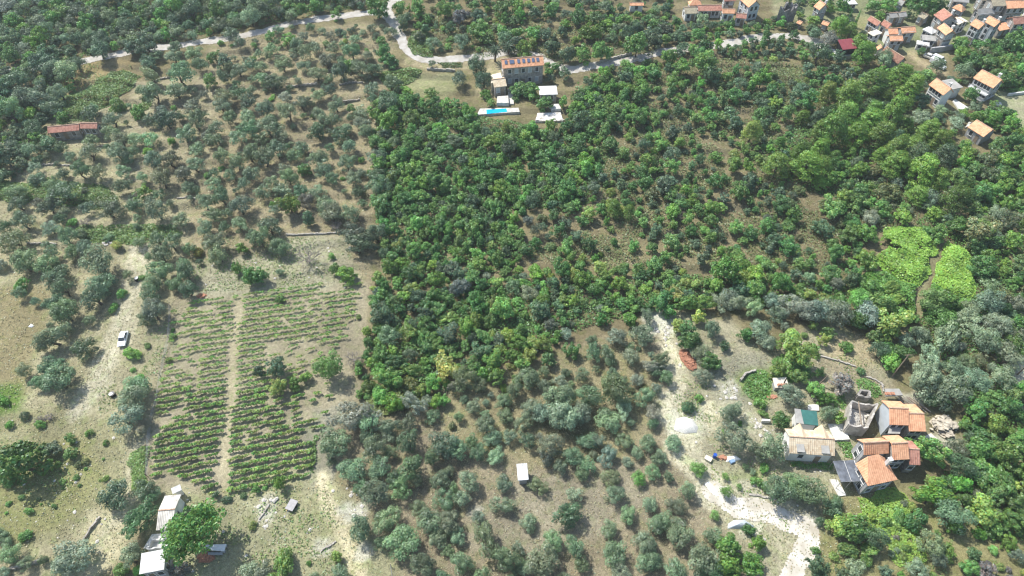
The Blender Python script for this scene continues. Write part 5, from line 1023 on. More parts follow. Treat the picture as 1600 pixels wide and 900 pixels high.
FILL = [   # polygon in photo pixels, spacing in m, mean crown radius, kinds with weights
 ([(-90, -70), (600, -70), (580, 14), (540, 20), (345, 56), (130, 90), (85, 120), (95, 160), (70, 195), (70, 235), (20, 290), (-90, 310)], 2.9, 2.3, "oo6 od3 os1 bg3 bd2 bp1"),
 ([(620, 12), (770, 2), (800, -20), (1060, 18), (1150, 30), (1240, 40), (1255, 55), (1180, 55), (1040, 76), (985, 84), (900, 98), (860, 96), (850, 84), (760, 75), (690, 92), (640, 80)], 4.6, 1.7, "bg4 bd3 bf2 oo2 od2 bp2 un1 uy1"),
 ([(-90, 0), (0, 0)][:0] or [(610, -60), (1500, -70), (1060, 18), (800, -20), (770, 2), (620, 6)], 4.2, 1.9, "bg4 bd3 oo3 bf2"),
 ([(900, 20), (1050, 16), (1240, 42), (1260, 56), (1180, 56), (1100, 70), (1020, 82), (940, 60)], 2.7, 2.1, "oo4 od3 bg3 bf2 bd2 bp1"),
 ([(585, 170), (650, 150), (745, 182), (830, 190), (885, 198), (905, 120), (1000, 105), (1010, 200), (960, 225), (940, 240), (940, 300), (905, 330), (800, 330), (800, 350), (840, 400), (780, 430), (600, 430), (590, 300)], 2.2, 1.8, "bg5 bf5 bd2 od1 bp1 bG1 tg2 tf2"),
 ([(590, 430), (780, 430), (1000, 420), (1340, 430), (1340, 500), (1180, 470), (1040, 488), (960, 488), (900, 530), (770, 590), (700, 615), (590, 640), (570, 620), (575, 480)], 2.35, 1.85, "bg5 bf3 bd2 od1 bp2 by1 os1 uy1 ug2"),
 ([(1000, 105), (1180, 62), (1270, 80), (1370, 105), (1330, 150), (1200, 220), (1260, 330), (1330, 430), (1000, 420), (840, 400), (800, 350), (800, 330), (905, 330), (940, 300), (940, 240), (1010, 200)], 2.9, 1.75, "bg4 bf3 bd4 od2 bp1 tg2 tf1 td1 ug2 un1 uy1"),
 ([(1180, 230), (1330, 150), (1400, 110), (1470, 210), (1440, 330), (1330, 300), (1250, 300)], 3.9, 3.0, "pp6 pd1 bf1 bp1"),
 ([(1180, 230), (1330, 150), (1400, 110), (1470, 210), (1440, 330), (1330, 300), (1250, 300)], 2.6, 1.5, "bg2 bd3 od2 un1 bf2"),
 ([(1320, 300), (1440, 330), (1440, 210), (1500, 225), (1600, 200), (1700, 190), (1700, 520), (1530, 520), (1520, 470), (1525, 420), (1480, 380), (1430, 355), (1370, 380), (1330, 430), (1280, 330)], 2.5, 2.0, "bg5 bp2 bf2 os1 oo1 bG1 tg1 bn1 un1"),
 ([(1030, 84), (1080, 78), (1130, 73), (1180, 62), (1240, 60), (1290, 84), (1240, 95), (1100, 95)], 2.6, 1.7, "bg3 bd3 od2 bf1 tg1"),
 ([(1335, 430), (1380, 440), (1430, 500), (1430, 560), (1400, 580), (1330, 500)], 2.6, 2.0, "bg4 bf2 og2 by1"),
 ([(1440, 480), (1525, 460), (1580, 480), (1580, 620), (1560, 640), (1440, 610), (1420, 570)], 3.2, 2.3, "os6 oo3 og1 bg1"),
 ([(1430, 620), (1450, 630), (1510, 640), (1590, 600), (1700, 590), (1700, 860), (1600, 860), (1520, 830), (1440, 760), (1500, 690), (1480, 650)], 2.6, 2.0, "bg5 bf2 os1 oo2 bG1 bp2 by1"),
 ([(1380, 780), (1520, 800), (1700, 850), (1700, 960), (1290, 960), (1290, 900), (1310, 850)], 4.2, 1.4, "bg3 by1 os2 bd1 ug3 ub1 uy2"),
 ([(1500, 62), (1600, 60), (1700, 60), (1700, 150), (1560, 142), (1520, 112), (1480, 100), (1492, 82)], 2.5, 2.2, "bg5 bf4 bp1 bn1"),
 ([(1060, 30), (1150, 32), (1230, 20), (1250, 20), (1300, 30), (1360, 60), (1420, 100), (1470, 115), (1510, 120), (1530, 140), (1530, 200), (1440, 220), (1400, 130), (1370, 110), (1290, 85), (1240, 55), (1150, 45)], 3.1, 2.0, "bg3 od3 oo2 bd2 bp2 pp1"),
 ([(1210, -20), (1400, -40), (1430, 10), (1530, 0), (1480, 26), (1440, 40), (1400, 40), (1350, 20), (1250, 30)], 3.4, 2.2, "bg4 bf3 bd1 bp2"),
 ([(1430, 35), (1600, 10), (1620, 60), (1560, 62), (1440, 80), (1400, 62)], 3.3, 1.6, "bg4 bf2 bp1"),
 ([(1490, 160), (1550, 162), (1600, 215), (1560, 215), (1510, 200)], 3.0, 2.0, "bg4 bf2 bd1"),
 ([(1140, 455), (1330, 455), (1400, 510), (1300, 505), (1240, 520), (1160, 500)], 3.8, 2.3, "os6 oo2 bf1 bg1"),
 ([(760, 560), (1030, 520), (1045, 640), (1040, 730), (900, 740), (690, 700), (690, 650)], 3.1, 1.7, "oo5 os4 od1 un1"),
 ([(640, 700), (860, 880), (1000, 930), (1300, 930), (1290, 990), (600, 990), (560, 700)], 5.2, 2.4, "oo5 os2 od1"),
 ([(340, 60), (620, 30), (590, 170), (570, 330), (480, 350), (290, 400), (310, 230)], 6.5, 1.6, "oo5 od3 bg1 ug1"),
 ([(-90, 180), (330, 150), (300, 330), (230, 500), (80, 480), (-90, 450)], 8, 1.8, "oo5 od1 ug1"),
 ([(640, 40), (800, 20), (800, 70), (690, 80)], 3.6, 1.2, "bg3 ug3 uy2 oo1"),
 ([(60, 130), (200, 120), (190, 170), (90, 190)], 3.2, 1.0, "ug3 uy3"),
 ([(590, 560), (700, 600), (690, 630), (590, 645)], 2.2, 1.0, "uy3 ug2 un1"),
 ([(1240, 500), (1300, 480), (1340, 540), (1300, 620), (1240, 640), (1200, 600), (1210, 550)], 3.4, 1.3, "by3 bG2 bg2 ug1"),
 ([(1120, 640), (1230, 640), (1300, 780), (1200, 770), (1100, 700)], 8, 1.0, "ug2 oo1"),
 ([(-90, 640), (180, 660), (180, 760), (0, 850), (-90, 850)], 6, .7, "ug3 un1"),
 ([(-90, 760), (100, 800), (90, 990), (-90, 990)], 7, 2.0, "oo3 ug1"),
 ([(205, 905), (560, 905), (560, 1000), (205, 1000)], 6, 1.8, "oo3 bg2"),
 ([(-420, 0), (-90, 0), (-90, 900), (-300, 900)], 6, 2.4, "oo5 bg2 od2"),
 ([(1700, 60), (2000, 60), (1900, 900), (1700, 960)], 4.4, 2.3, "bg5 bf2 oo2"),
]
KMAP = {'o': 'olive', 'b': 'broad', 'u': 'bush', 'p': 'pine', 't': 'tall'}
trees = []   # x, y, r, kind, tone, explicit
for (cx, cy), s in TILES.items():
    for e in s.replace("\n", "").split(";"):
        if not e.strip(): continue
        X, Y, R, kt = e.split(); px, py = cx * 400 + float(X) / 4, cy * 225 + float(Y) / 4
        kind = KMAP[kt[0]]; tone = kt[1]
        w = U(px, py); sc = FPX / (w[1] * CP + (CAMZ - w[2]) * SP); r = float(R) / 4 / sc * 1.04
        w = U(px, py, r * MIDH[kind])
        if kind == 'broad' and (cx, cy, kt) == (0, 3, 'bf') and float(R) > 140: r *= 1
        trees.append([w[0], w[1], r, kind, tone, True])
# single special trees
def sp(px, py, R, kind, tone, r=None):
    w = U(px, py); sc = FPX / (w[1] * CP + (CAMZ - w[2]) * SP); r = r or R / sc; w = U(px, py, r * MIDH[kind]); trees.append([w[0], w[1], r, kind, tone, True])
sp(307, 836, 44, 'big', 'g')
sp(1328, 27, 5, 'cypress', 'f', 1.35); sp(1339.5, 30, 5, 'cypress', 'f', 1.3)
print("explicit trees", len(trees))
CLEAR_W = [wpoly(p) for p in [
    [(560, 445), (580, 445), (560, 640), (225, 780), (225, 690), (265, 470)], [(640, 116), (712, 110), (720, 118), (700, 150), (636, 150)],
    [(130, 98), (215, 95), (205, 122), (170, 140), (125, 150)], [(745, 95), (790, 70), (790, 165), (745, 165)], [(740, 160), (885, 160), (892, 204), (738, 203)],
    [(785, 85), (875, 85), (885, 190), (785, 190)], [(1420, 80), (1446, 84), (1480, 110), (1462, 118), (1425, 92)],
    [(1370, 350), (1480, 355), (1530, 420), (1525, 480), (1440, 520), (1425, 470), (1360, 430), (1340, 390)], [(1565, 148), (1640, 140), (1640, 210), (1600, 205)]]]
grid = {}
def gadd(t):
    grid.setdefault((int(t[0] // 8), int(t[1] // 8)), []).append(t)
for t in trees: gadd(t)
def near(x, y, r, k):
    for i in range(int(x // 8) - 1, int(x // 8) + 2):
        for j in range(int(y // 8) - 1, int(y // 8) + 2):
            for t in grid.get((i, j), ()):
                if (t[0] - x) ** 2 + (t[1] - y) ** 2 < (k * (t[2] + r)) ** 2: return True
    return False
EX = [np.asarray(e) for e in EXCL]; EXC = [(e.mean(0), np.abs(e - e.mean(0)).max() * 1.5 + 3) for e in EX]
def blocked(x, y, r):
    for e, (c, m) in zip(EX, EXC):
        if abs(x - c[0]) < m + r and abs(y - c[1]) < m + r:
            if inpoly(e, np.array([x, x + r * .7, x - r * .7, x, x]), np.array([y, y, y, y + r * .7, y - r * .7])).any(): return True
    return False
for gi, (poly, sp_, mr, mix) in enumerate(FILL):
    q = np.random.default_rng(100 + gi); wp = wpoly(poly); x0, y0 = wp.min(0); x1, y1 = wp.max(0)
    kinds = [(m[0], m[1], float(m[2:])) for m in mix.split()]; pr = np.array([k[2] for k in kinds]); pr /= pr.sum()
    n = int((x1 - x0) * (y1 - y0) / sp_ ** 2 * 5); X = q.uniform(x0, x1, n); Y = q.uniform(y0, y1, n); ins = inpoly(wp, X + (fbm(X, Y, 8, 131, 2) - .5) * 9, Y + (fbm(X, Y, 8, 137, 2) - .5) * 9)
    for c in CLEAR_W: ins &= ~inpoly(c, X, Y)
    dr = np.minimum.reduce([dseg(l, X, Y) for l in ROADS_W]); dg = np.minimum.reduce([dseg(l, X, Y) for l in GRAV_W]); ins &= (dr > 1.9) & (dg > 3.0)
    if sp_ > 2.95 or 'n1' in mix: # let open ground show in ragged gaps
        gap = fbm(X, Y, 9, 71 + gi, 2); ins &= gap < (.66 if sp_ > 3.3 else .70)
    for x, y in zip(X[ins], Y[ins]):
        k = kinds[q.choice(len(kinds), p=pr)]; kind = KMAP[k[0]]
        r = mr * (.5 + 1.0 * q.random() ** 1.2) * (.8 if kind == 'bush' else 1)
        if near(x, y, r, sp_ / (2.3 * mr) if sp_ < 3.5 else .72) or blocked(x, y, r): continue
        t = [x, y, r, kind, k[1], False]; trees.append(t); gadd(t)
trees = [t for t in trees if not (t[5] and blocked(t[0], t[1], 0.15) and t[3] != 'big')]
# drop hits on roads among the read-off ones
print("trees", len(trees))

TX = np.array([t[0] for t in trees]); TY = np.array([t[1] for t in trees]); TZ = H(TX, TY); TR = np.array([t[2] for t in trees])
tpx, tpy, tsc = proj(TX, TY, TZ + 1.5)
trad = TR * tsc
# ---- words that single trees out
LM = [("the tiled barn", 118, 200), ("the lane's left end", 150, 95), ("the lane's bend under the dark round tree", 610, 28), ("the villa", 815, 110), ("the swimming pool", 776, 176), ("the flat-roofed outbuilding", 857, 145),
      ("the small lawn by the lane", 675, 128), ("the white parked car", 194, 531), ("the black water tub", 177, 617), ("the brown meadow", 35, 520), ("the corrugated shed", 257, 800), ("the white flat-roofed farmhouse", 242, 872),
      ("the big round tree", 302, 832), ("the vineyard's top left corner", 268, 475), ("the vineyard's top right corner", 570, 445), ("the vineyard's bottom right corner", 485, 742), ("the vineyard's dirt path", 360, 600), ("the hand cart", 457, 790),
      ("the white rock patch", 552, 798), ("the pale bare tree", 480, 395), ("the pale yellow tree", 697, 573), ("the lone white-roofed shed", 815, 738), ("the brick stack", 1074, 562), ("the white gravel mound", 1072, 665),
      ("the white stony patch", 1030, 506), ("the blue-grey tarpaulin", 1157, 819), ("the blue drum", 1116, 713), ("the gravel road's junction", 1262, 826), ("the pale-tiled farmhouse", 1262, 690), ("the dead grey bush", 1315, 597),
      ("the roofless ruin", 1345, 648), ("the hipped orange house", 1380, 730), ("the shade-net pergola", 1323, 737), ("the rubble heap", 1475, 668), ("the utility pole", 1400, 575), ("the left bright creeper patch", 1415, 400), ("the right bright creeper patch", 1487, 440),
      ("the tall white house", 1475, 143), ("the balconied house", 1545, 135), ("the broken orange roof", 1537, 205), ("the red sheet roof", 1322, 78), ("the dark brown roof", 1395, 90), ("the two vans", 1464, 101), ("the twin cypresses", 1334, 28),
      ("the mossy-roofed house", 1085, 18), ("the lower creeper slope", 1400, 810), ("the round bright green tree", 452, 320), ("the dark curved wall", 1165, 588), ("the ploughed plot", 1350, 560), ("the lane's bend below the dark road wall", 955, 98),
      ("the pale scree gap in the wood", 950, 270), ("the bright green crown of the wood", 1135, 425), ("the brown clearing in the wood", 815, 310), ("the scraped yard", 210, 420)]
ORD = ["nearest", "second", "third", "fourth", "fifth", "sixth", "seventh", "eighth", "ninth", "tenth", "eleventh", "twelfth", "thirteenth", "fourteenth", "fifteenth", "sixteenth", "seventeenth", "eighteenth", "nineteenth", "twentieth"]
KW = {'olive': 'olive tree', 'broad': 'broadleaf tree', 'bush': 'shrub', 'pine': 'pine tree', 'tall': 'slender tree', 'cypress': 'cypress', 'big': 'fruit tree'}
NM = {'olive': 'olive_tree', 'broad': 'broadleaf_tree', 'bush': 'shrub', 'pine': 'pine_tree', 'tall': 'slender_tree', 'cypress': 'cypress_tree', 'big': 'spreading_tree'}
used = {}
def ordw(i): return ORD[i] if i < len(ORD) else "distant " + ORD[i % len(ORD)]
lx = np.array([l[1] for l in LM]); ly = np.array([l[2] for l in LM])
visible = (tpx > -trad * .5) & (tpx < 1600 + trad * .5) & (tpy > -trad) & (tpy < 900 + trad)
order = np.argsort(-trad); indiv = []; cnt = {}
for i in order:
    k = trees[i][3]
    if visible[i] and cnt.get(k, 0) < 290: cnt[k] = cnt.get(k, 0) + 1; indiv.append(i)
iset = set(indiv)
print("individual", cnt)
med = {k: np.median([trad[i] for i in indiv if trees[i][3] == k]) for k in cnt}
info = []
for i in indiv:
    d = np.hypot(lx - tpx[i], (ly - tpy[i]) * 1.1); j = int(np.argmin(d)); dx, dy = tpx[i] - lx[j], tpy[i] - ly[j]
    di = ("right of" if dx > 0 else "left of") if abs(dx) > abs(dy) * 1.2 else ("above" if dy < 0 else "below")
    k = trees[i][3]; sz = "large" if trad[i] > med[k] * 1.28 else ("small" if trad[i] < med[k] * .8 else "")
    info.append((j, di, k, sz, trees[i][4], d[j], i))
info.sort(); LAB = {}
for j, di, k, sz, tn, dist, i in info:
    key = (j, di, k, sz, tn); n = used.get(key, 0); used[key] = n + 1
    w = ordw(n); LAB[i] = " ".join(x for x in (w, sz, TONE[tn][1], KW[k], di, LM[j][0]) if x)
def colour(i, q):
    c = np.array(TONE[trees[i][4]][0]); v = 1 + .16 * q.normal(); return np.clip(c * v * (1 + .07 * q.normal(size=3)), .012, .6)
GRP = {'olive': 'olive trees on the slopes', 'broad': 'broadleaf trees of the wood', 'bush': 'shrubs on the dry ground', 'pine': 'pines in the wood', 'tall': 'slender trees in the wood', 'cypress': 'twin cypresses', 'big': None}
q = np.random.default_rng(5)
for i in indiv:
    x, y, r, k, tn, ex = trees[i]; nv = NV[k]; v = int(q.integers(nv)); fine = 0 if trad[i] > 13 else 1
    hz = .82 + .4 * q.random(); an = math.exp(.13 * q.normal()); g = float(TZ[i]) - .05; c = colour(i, q); rot = q.random() * 6.28
    if k != 'bush' and trad[i] > 9:
        o = link(NM[k], None, None, (x, y, g), rot, (r * an, r / an, r * hz)); o.rotation_euler = (.07 * q.normal(), .07 * q.normal(), rot); cm, tm = tree_meshes(k, v, fine, False)
        a = link("crown", cm, o); b = link("trunk", tm, o); a.color = (*c, 1)
        if tn == 'b': b.color = (1, 1, 1, 1)
    else:
        o = link(NM[k], tree_meshes(k, v, fine, True), None, (x, y, g), rot, (r * an, r / an, r * hz)); o.color = (*c, 1)
    lab = LAB[i]
    if k == 'big': lab = "big round spreading green tree beside the corrugated shed and white farmhouse"
    if k == 'cypress': lab = ("left" if tpx[i] < 1334 else "right") + " one of the two slim dark cypresses in the town"
    tag(o, lab, KW[k].split()[-1] if k not in ('olive',) else 'olive tree', GRP[k])
# the rest, per kind, as one mass each
for k in NV:
    rest = [i for i in range(len(trees)) if i not in iset and trees[i][3] == k and tpx[i] > -450 and tpx[i] < 2100]
    if not rest: continue
    Vs, Ts = [], []
    for i in rest:
        V, t, _ = proto(k, int(q.integers(NV[k])), 2 if not visible[i] or trad[i] < 5 else 1); a = q.random() * 6.28; ca, sa = math.cos(a), math.sin(a); an = math.exp(.14 * q.normal()); R = np.array([[ca * an, -sa, 0], [sa * an, ca, 0], [0, 0, .82 + .4 * q.random()]])
        Vs.append((V @ R.T) * trees[i][2] + np.array([TX[i], TY[i], TZ[i] - .05])); Ts.append(t * colour(i, q))
    o = link({'olive': 'distant_olive_grove', 'broad': 'distant_woodland', 'bush': 'distant_shrubbery', 'pine': 'distant_pine_wood', 'tall': 'distant_thicket'}[k], quads_mesh("woodland_mass", np.concatenate(Vs), np.concatenate(Ts), [LEAF]))
    o["kind"] = "stuff"; o["label"] = {'olive': "smaller and farther olive trees merging into the slopes", 'broad': "dense broadleaf woodland filling the valley and far slopes", 'bush': "low scrub scattered over dry ground and clearings", 'pine': "farther pines merging with the wood", 'tall': "thin young trees crowded in the wood"}[k]
    print(k, len(rest))
# palm beside the villa
def palm(px, py, h, label):
    r = link("palm_tree", None, None, U(px, py)); tag(r, label, "palm"); MB().tube([(0, 0, -.3), (.1, 0, h * .5), (.15, 0, h)], [.32, .26, .28], 8).obj("trunk", BARK, r); q = np.random.default_rng(4); V = []
    for i in range(34):
        a = i * 2.4; el = .9 - 1.5 * (i / 34); ln = 2.6; p = np.array((.15, 0, h)); d = np.array((math.cos(a) * math.cos(el), math.sin(a) * math.cos(el), math.sin(el)))
        for s in range(6):
            p2 = p + d * ln / 6; sd = np.cross(d, (0, 0, 1)); sd /= np.linalg.norm(sd); w = .3 * (1 - s / 7); dr = np.array((0, 0, -.12))
            V.append([p, p + sd * w + dr, p2 + sd * w * .8 + dr, p2]); V.append([p, p2, p2 - sd * w * .8 + dr, p - sd * w + dr]); p = p2; d = d + np.array((0, 0, -.22)); d /= np.linalg.norm(d)
    V = np.array(V); c = link("crown", quads_mesh("palm_crown", V, np.ones((len(V), 3)), [LEAF]), r); c.color = (.06, .10, .045, 1)
palm(773.5, 96, 4.2, "date palm on the drive at the villa's left end"); palm(794, 84, 2.6, "lower palm behind the villa's roof")
# bare trees
def bare(px, py, h, sp_, label, seed, m=DEADWOOD, thick=.16):
    q = np.random.default_rng(seed); r = link("bare_tree", None, None, U(px, py)); tag(r, label, "bare tree"); t = MB().tube([(0, 0, -.3), (.05, 0, h * .18)], [thick, thick * .8], 6); t.obj("trunk", m, r); c = MB()
    def br(p, d, l, th, lv):
        p1 = p + d * l * .5 + q.normal(size=3) * l * .05; p2 = p + d * l + q.normal(size=3) * l * .08; c.tube([p, p1, p2], [th, th * .75, th * .5], 4 if lv > 1 else 3)
        if lv:
            for _ in range(4 if lv > 1 else 5):
                nd = d + q.normal(size=3) * .6; nd /= np.linalg.norm(nd); s = .35 + .65 * q.random(); br(p * (1 - s) + p2 * s, nd, l * .62, th * .5, lv - 1)
    for i in range(7):
        a = i * .9 + q.random() * .4; d = np.array((math.cos(a) * .8, math.sin(a) * .8, .65)); br(np.array((.05, 0, h * .17)), d / np.linalg.norm(d), sp_ * .5, thick * .55, 3)
    c.obj("crown", m, r)
bare(484, 412, 5, 4.0, "large leafless pale tree on the bare field above the vineyard", 1, thick=.22)
bare(553, 565, 3.5, 2.4, "leafless tree at the vineyard's right side beside the big shrub", 2)
bare(527, 358, 3, 2.2, "small leafless tree among olives above the bare field", 3)
bare(136, 352, 3, 2.0, "leafless branching tree beside the bramble patch on the left", 4)
bare(64, 660, 1.8, 1.4, "small leafless bush on the pale slope at the left", 5)
bare(78, 655, 1.6, 1.3, "second small leafless bush right of the first on the pale slope", 6)
bare(1057, 340, 4, 3, "grey dead tree leaning out of the central wood", 7)
bare(1085, 480, 2.5, 1.6, "little leafless tree beside the white stony patch", 8)

# ------------------------------------------------------------------ ground cover
def carpet(name, label, polys, hgt, col, per, size=.22, mound=1.0, seed=1, tilt=.55, lump=3.0, var=.22, patchy=0, ragged=2.2, shoulder=1.2):
    q = np.random.default_rng(seed); Vs = []; Ts = []
    for poly in polys:
        w = wpoly(poly); x0, y0 = w.min(0); x1, y1 = w.max(0); n = int((x1 - x0) * (y1 - y0) * per); x = q.uniform(x0, x1, n); y = q.uniform(y0, y1, n)
        jx = (fbm(x, y, 3, 81, 2) - .5) * ragged; jy = (fbm(x, y, 3, 91, 2) - .5) * ragged; m = inpoly(w, x + jx, y + jy)
        if patchy: m &= fbm(x, y, 5, 95 + seed, 3) > patchy
        x, y = x[m], y[m]; wc = np.concatenate([w, w[:1]]); e = sstep(0, 1.2 + hgt * shoulder, dseg(wc, x, y))
        z = H(x, y) + hgt * (.25 + .75 * e) * (.35 + 1.1 * fbm(x, y, lump, 85 + seed, 3) * mound) * (1 - .35 * q.random(len(x)) ** 2)
        p = np.stack([x, y, z], -1); nm = q.normal(size=p.shape) * tilt; nm[:, 2] += 1; nm /= np.linalg.norm(nm, axis=1)[:, None]
        a = np.cross(nm, q.normal(size=p.shape)); a /= np.linalg.norm(a, axis=1)[:, None]; b = np.cross(nm, a); s = size * (.5 + .9 * q.random(len(x)))[:, None]
        a, b = a * s, b * s * .8; Vs.append(np.stack([p - a - b * .6, p + a * .9 - b, p + a + b * .7, p - a * .8 + b], 1))
        t = (1 - var + 2 * var * q.random(len(x))) * (.75 + .5 * fbm(x, y, 2.5, 88, 2)); Ts.append(np.array(col)[None] * t[:, None] * (1 + .1 * q.normal(size=(len(x), 1)) * np.array([[1, 0, -.5]])))
    o = link(name, quads_mesh(name, np.concatenate(Vs), np.clip(np.concatenate(Ts), .01, .8), [LEAF])); o["kind"] = "stuff"; o["label"] = label; return o
carpet("bramble_foliage", "tangled green bramble patches on the terraces at the left", [
    [(40, 285), (70, 282), (105, 285), (165, 290), (172, 305), (140, 322), (95, 325), (60, 312), (30, 318), (-40, 310), (-40, 280)], [(66, 165), (110, 150), (190, 110), (225, 118), (190, 150), (150, 175), (140, 190), (70, 185)],
    [(118, 358), (150, 352), (215, 350), (275, 352), (285, 368), (215, 384), (150, 380), (125, 375)], [(172, 168), (200, 162), (200, 175), (172, 176)], [(590, 118), (640, 105), (660, 110), (640, 132), (620, 150), (595, 130)],
    [(640, 50), (670, 45), (680, 90), (650, 88), (637, 70)], [(228, 150), (238, 160), (225, 175), (205, 170)]], 1.0, (.19, .29, .085), 34, .16, seed=1)
carpet("dark_ground_foliage", "dark low ground cover between the bramble patches", [[(110, 318), (165, 300), (188, 308), (180, 325), (130, 328)], [(120, 362), (210, 355), (215, 380), (125, 378)], [(680, 98), (722, 98), (722, 107), (690, 107)]], .4, (.12, .18, .055), 30, .16, seed=2)
carpet("creeper_foliage", "vivid yellow-green creeper blanket right of the dirt line in the valley wood", [
    [(1471, 392), (1478, 378), (1500, 388), (1520, 410), (1524, 445), (1518, 470), (1490, 470), (1462, 455), (1455, 440)]], 1.9, (.30, .50, .085), 60, .17, seed=3, lump=5, tilt=.35, var=.2, ragged=2.0, shoulder=.3)
carpet("creeper_foliage", "patchy yellow-green creeper blanket left of the dirt line in the valley wood", [
    [(1368, 372), (1400, 355), (1440, 356), (1460, 378), (1450, 430), (1436, 448), (1405, 440), (1380, 425), (1362, 400)]], 1.9, (.28, .47, .08), 56, .17, seed=14, lump=3.5, tilt=.45, var=.26, patchy=.27, ragged=3.0, shoulder=.3)
carpet("green_creeper_foliage", "deeper green continuation of the creeper blanket", [
    [(1455, 440), (1490, 462), (1520, 468), (1525, 480), (1500, 505), (1460, 510), (1440, 500)], [(1345, 425), (1380, 425), (1405, 440), (1436, 448), (1430, 490), (1410, 480), (1340, 460)]], 1.9, (.15, .31, .06), 50, .17, seed=4, lump=4, ragged=3, patchy=.2, shoulder=.4)
carpet("meadow_creeper_foliage", "bright yellow-green creeper slope below the hipped orange house", [[(1340, 778), (1375, 768), (1395, 762), (1412, 772), (1425, 790), (1420, 815), (1440, 845), (1435, 880), (1405, 890), (1385, 850), (1350, 810)]], .6, (.30, .46, .09), 55, .14, seed=5, lump=2.5, ragged=3, patchy=.22, tilt=.4)
carpet("thicket_foliage", "yellowish mound of scrub at the tip of the wood above the olive grove", [[(585, 605), (640, 600), (668, 620), (655, 640), (600, 650), (578, 640), (572, 615)]], 1.7, (.25, .31, .10), 40, .16, seed=6)
carpet("undergrowth", "low olive-brown undergrowth on the clearings of the central wood", [
    [(580, 450), (760, 455), (770, 480), (700, 560), (640, 520), (590, 470)], [(1290, 310), (1440, 310), (1440, 360), (1300, 370)], [(1180, 100), (1370, 110), (1330, 200), (1180, 230)],
    [(820, 320), (1330, 330), (1340, 430), (800, 430)], [(940, 120), (1180, 80), (1340, 100), (1200, 220), (1260, 330), (940, 320)], [(640, 20), (1030, 20), (1030, 85), (860, 95), (690, 85)]], .5, (.19, .24, .09), 10, .15, seed=7, patchy=.44)
carpet("forest_undergrowth", "green understory leaves filling the gaps of the dense wood", [
    [(590, 190), (700, 170), (880, 210), (900, 130), (980, 130), (930, 320), (800, 330), (820, 400), (780, 430), (600, 430)], [(575, 470), (1000, 430), (1340, 440), (1330, 480), (1040, 480), (900, 520), (700, 610), (590, 630)],
    [(1330, 440), (1440, 340), (1620, 230), (1700, 520), (1530, 520), (1520, 400), (1430, 355)], [(1440, 480), (1525, 460), (1580, 480), (1575, 620), (1560, 640), (1440, 610)], [(1520, 650), (1700, 590), (1700, 860), (1520, 830), (1450, 760), (1500, 700)], [(1180, 230), (1400, 120), (1470, 220), (1440, 330), (1250, 300)],
    [(1500, 62), (1700, 60), (1700, 150), (1560, 142), (1500, 100)], [(-90, -70), (600, -70), (560, 12), (345, 50), (130, 88), (60, 240), (-90, 300)]], 1.3, (.14, .26, .07), 12, .17, seed=13, patchy=.38, lump=4)
carpet("hedge_foliage", "clipped green hedge strip along the vineyard's lower left edge", [[(206, 705), (231, 698), (231, 760), (206, 768)]], 1.4, (.21, .33, .09), 60, .12, mound=.8, seed=8)
carpet("vine_hedge_foliage", "thin green hedge at the vineyard's lower right corner", [[(492, 680), (502, 678), (489, 715), (487, 745), (480, 745), (482, 715)]], 1.0, (.17, .29, .08), 50, .12, seed=9)
carpet("garden_foliage", "rows of leafy green vegetables and creepers in the hamlet's gardens", [
    [(1335, 595), (1352, 592), (1378, 605), (1380, 622), (1362, 624), (1340, 612)], [(1165, 582), (1198, 578), (1208, 600), (1205, 620), (1185, 628), (1160, 610)], [(1235, 722), (1300, 720), (1300, 735), (1240, 732)], [(1305, 690), (1328, 688), (1335, 715), (1315, 715)],
    [(1205, 560), (1260, 555), (1270, 590), (1235, 600), (1205, 590)], [(1310, 600), (1325, 640), (1300, 640)], [(1570, 140), (1610, 132), (1610, 145), (1578, 150)]], .6, (.17, .33, .08), 36, .14, seed=10)
carpet("weed_foliage", "green weeds sprouting in the dry fields and beside the tracks", [
    [(-60, 600), (30, 602), (36, 636), (0, 650), (-60, 660)], [(-60, 680), (110, 690), (150, 730), (110, 800), (20, 850), (-60, 860)], [(125, 605), (190, 598), (185, 640), (130, 650)], [(225, 520), (262, 500), (262, 560), (240, 620), (235, 580)],
    [(190, 530), (240, 530), (235, 590), (195, 580)], [(1040, 590), (1110, 600), (1120, 660), (1060, 660)], [(1110, 690), (1220, 730), (1210, 780), (1110, 760)], [(1180, 800), (1240, 810), (1230, 850), (1190, 850)], [(340, 770), (500, 750), (560, 900), (340, 900)], [(300, 370), (300, 460), (560, 440), (540, 370)],
    [(1290, 560), (1320, 545), (1360, 570), (1330, 600)], [(1280, 840), (1400, 850), (1620, 830), (1620, 920), (1270, 920)], [(130, 100), (210, 95), (180, 150), (100, 165)]], .2, (.22, .31, .10), 6, .13, seed=11, patchy=.46)
carpet("dry_grass", "tufts of bleached dry grass over the open terraces and groves", [
    [(-60, 170), (330, 150), (300, 470), (225, 690), (205, 880), (-60, 900)], [(340, 60), (620, 40), (580, 440), (300, 470)], [(560, 650), (1040, 500), (1200, 900), (600, 900)], [(1040, 520), (1400, 520), (1340, 900), (1180, 900)], [(230, 770), (560, 740), (600, 900), (240, 900)], [(1000, 110), (1370, 110), (1330, 430), (820, 420)]], .15, (.38, .36, .21), 5, .10, seed=12)
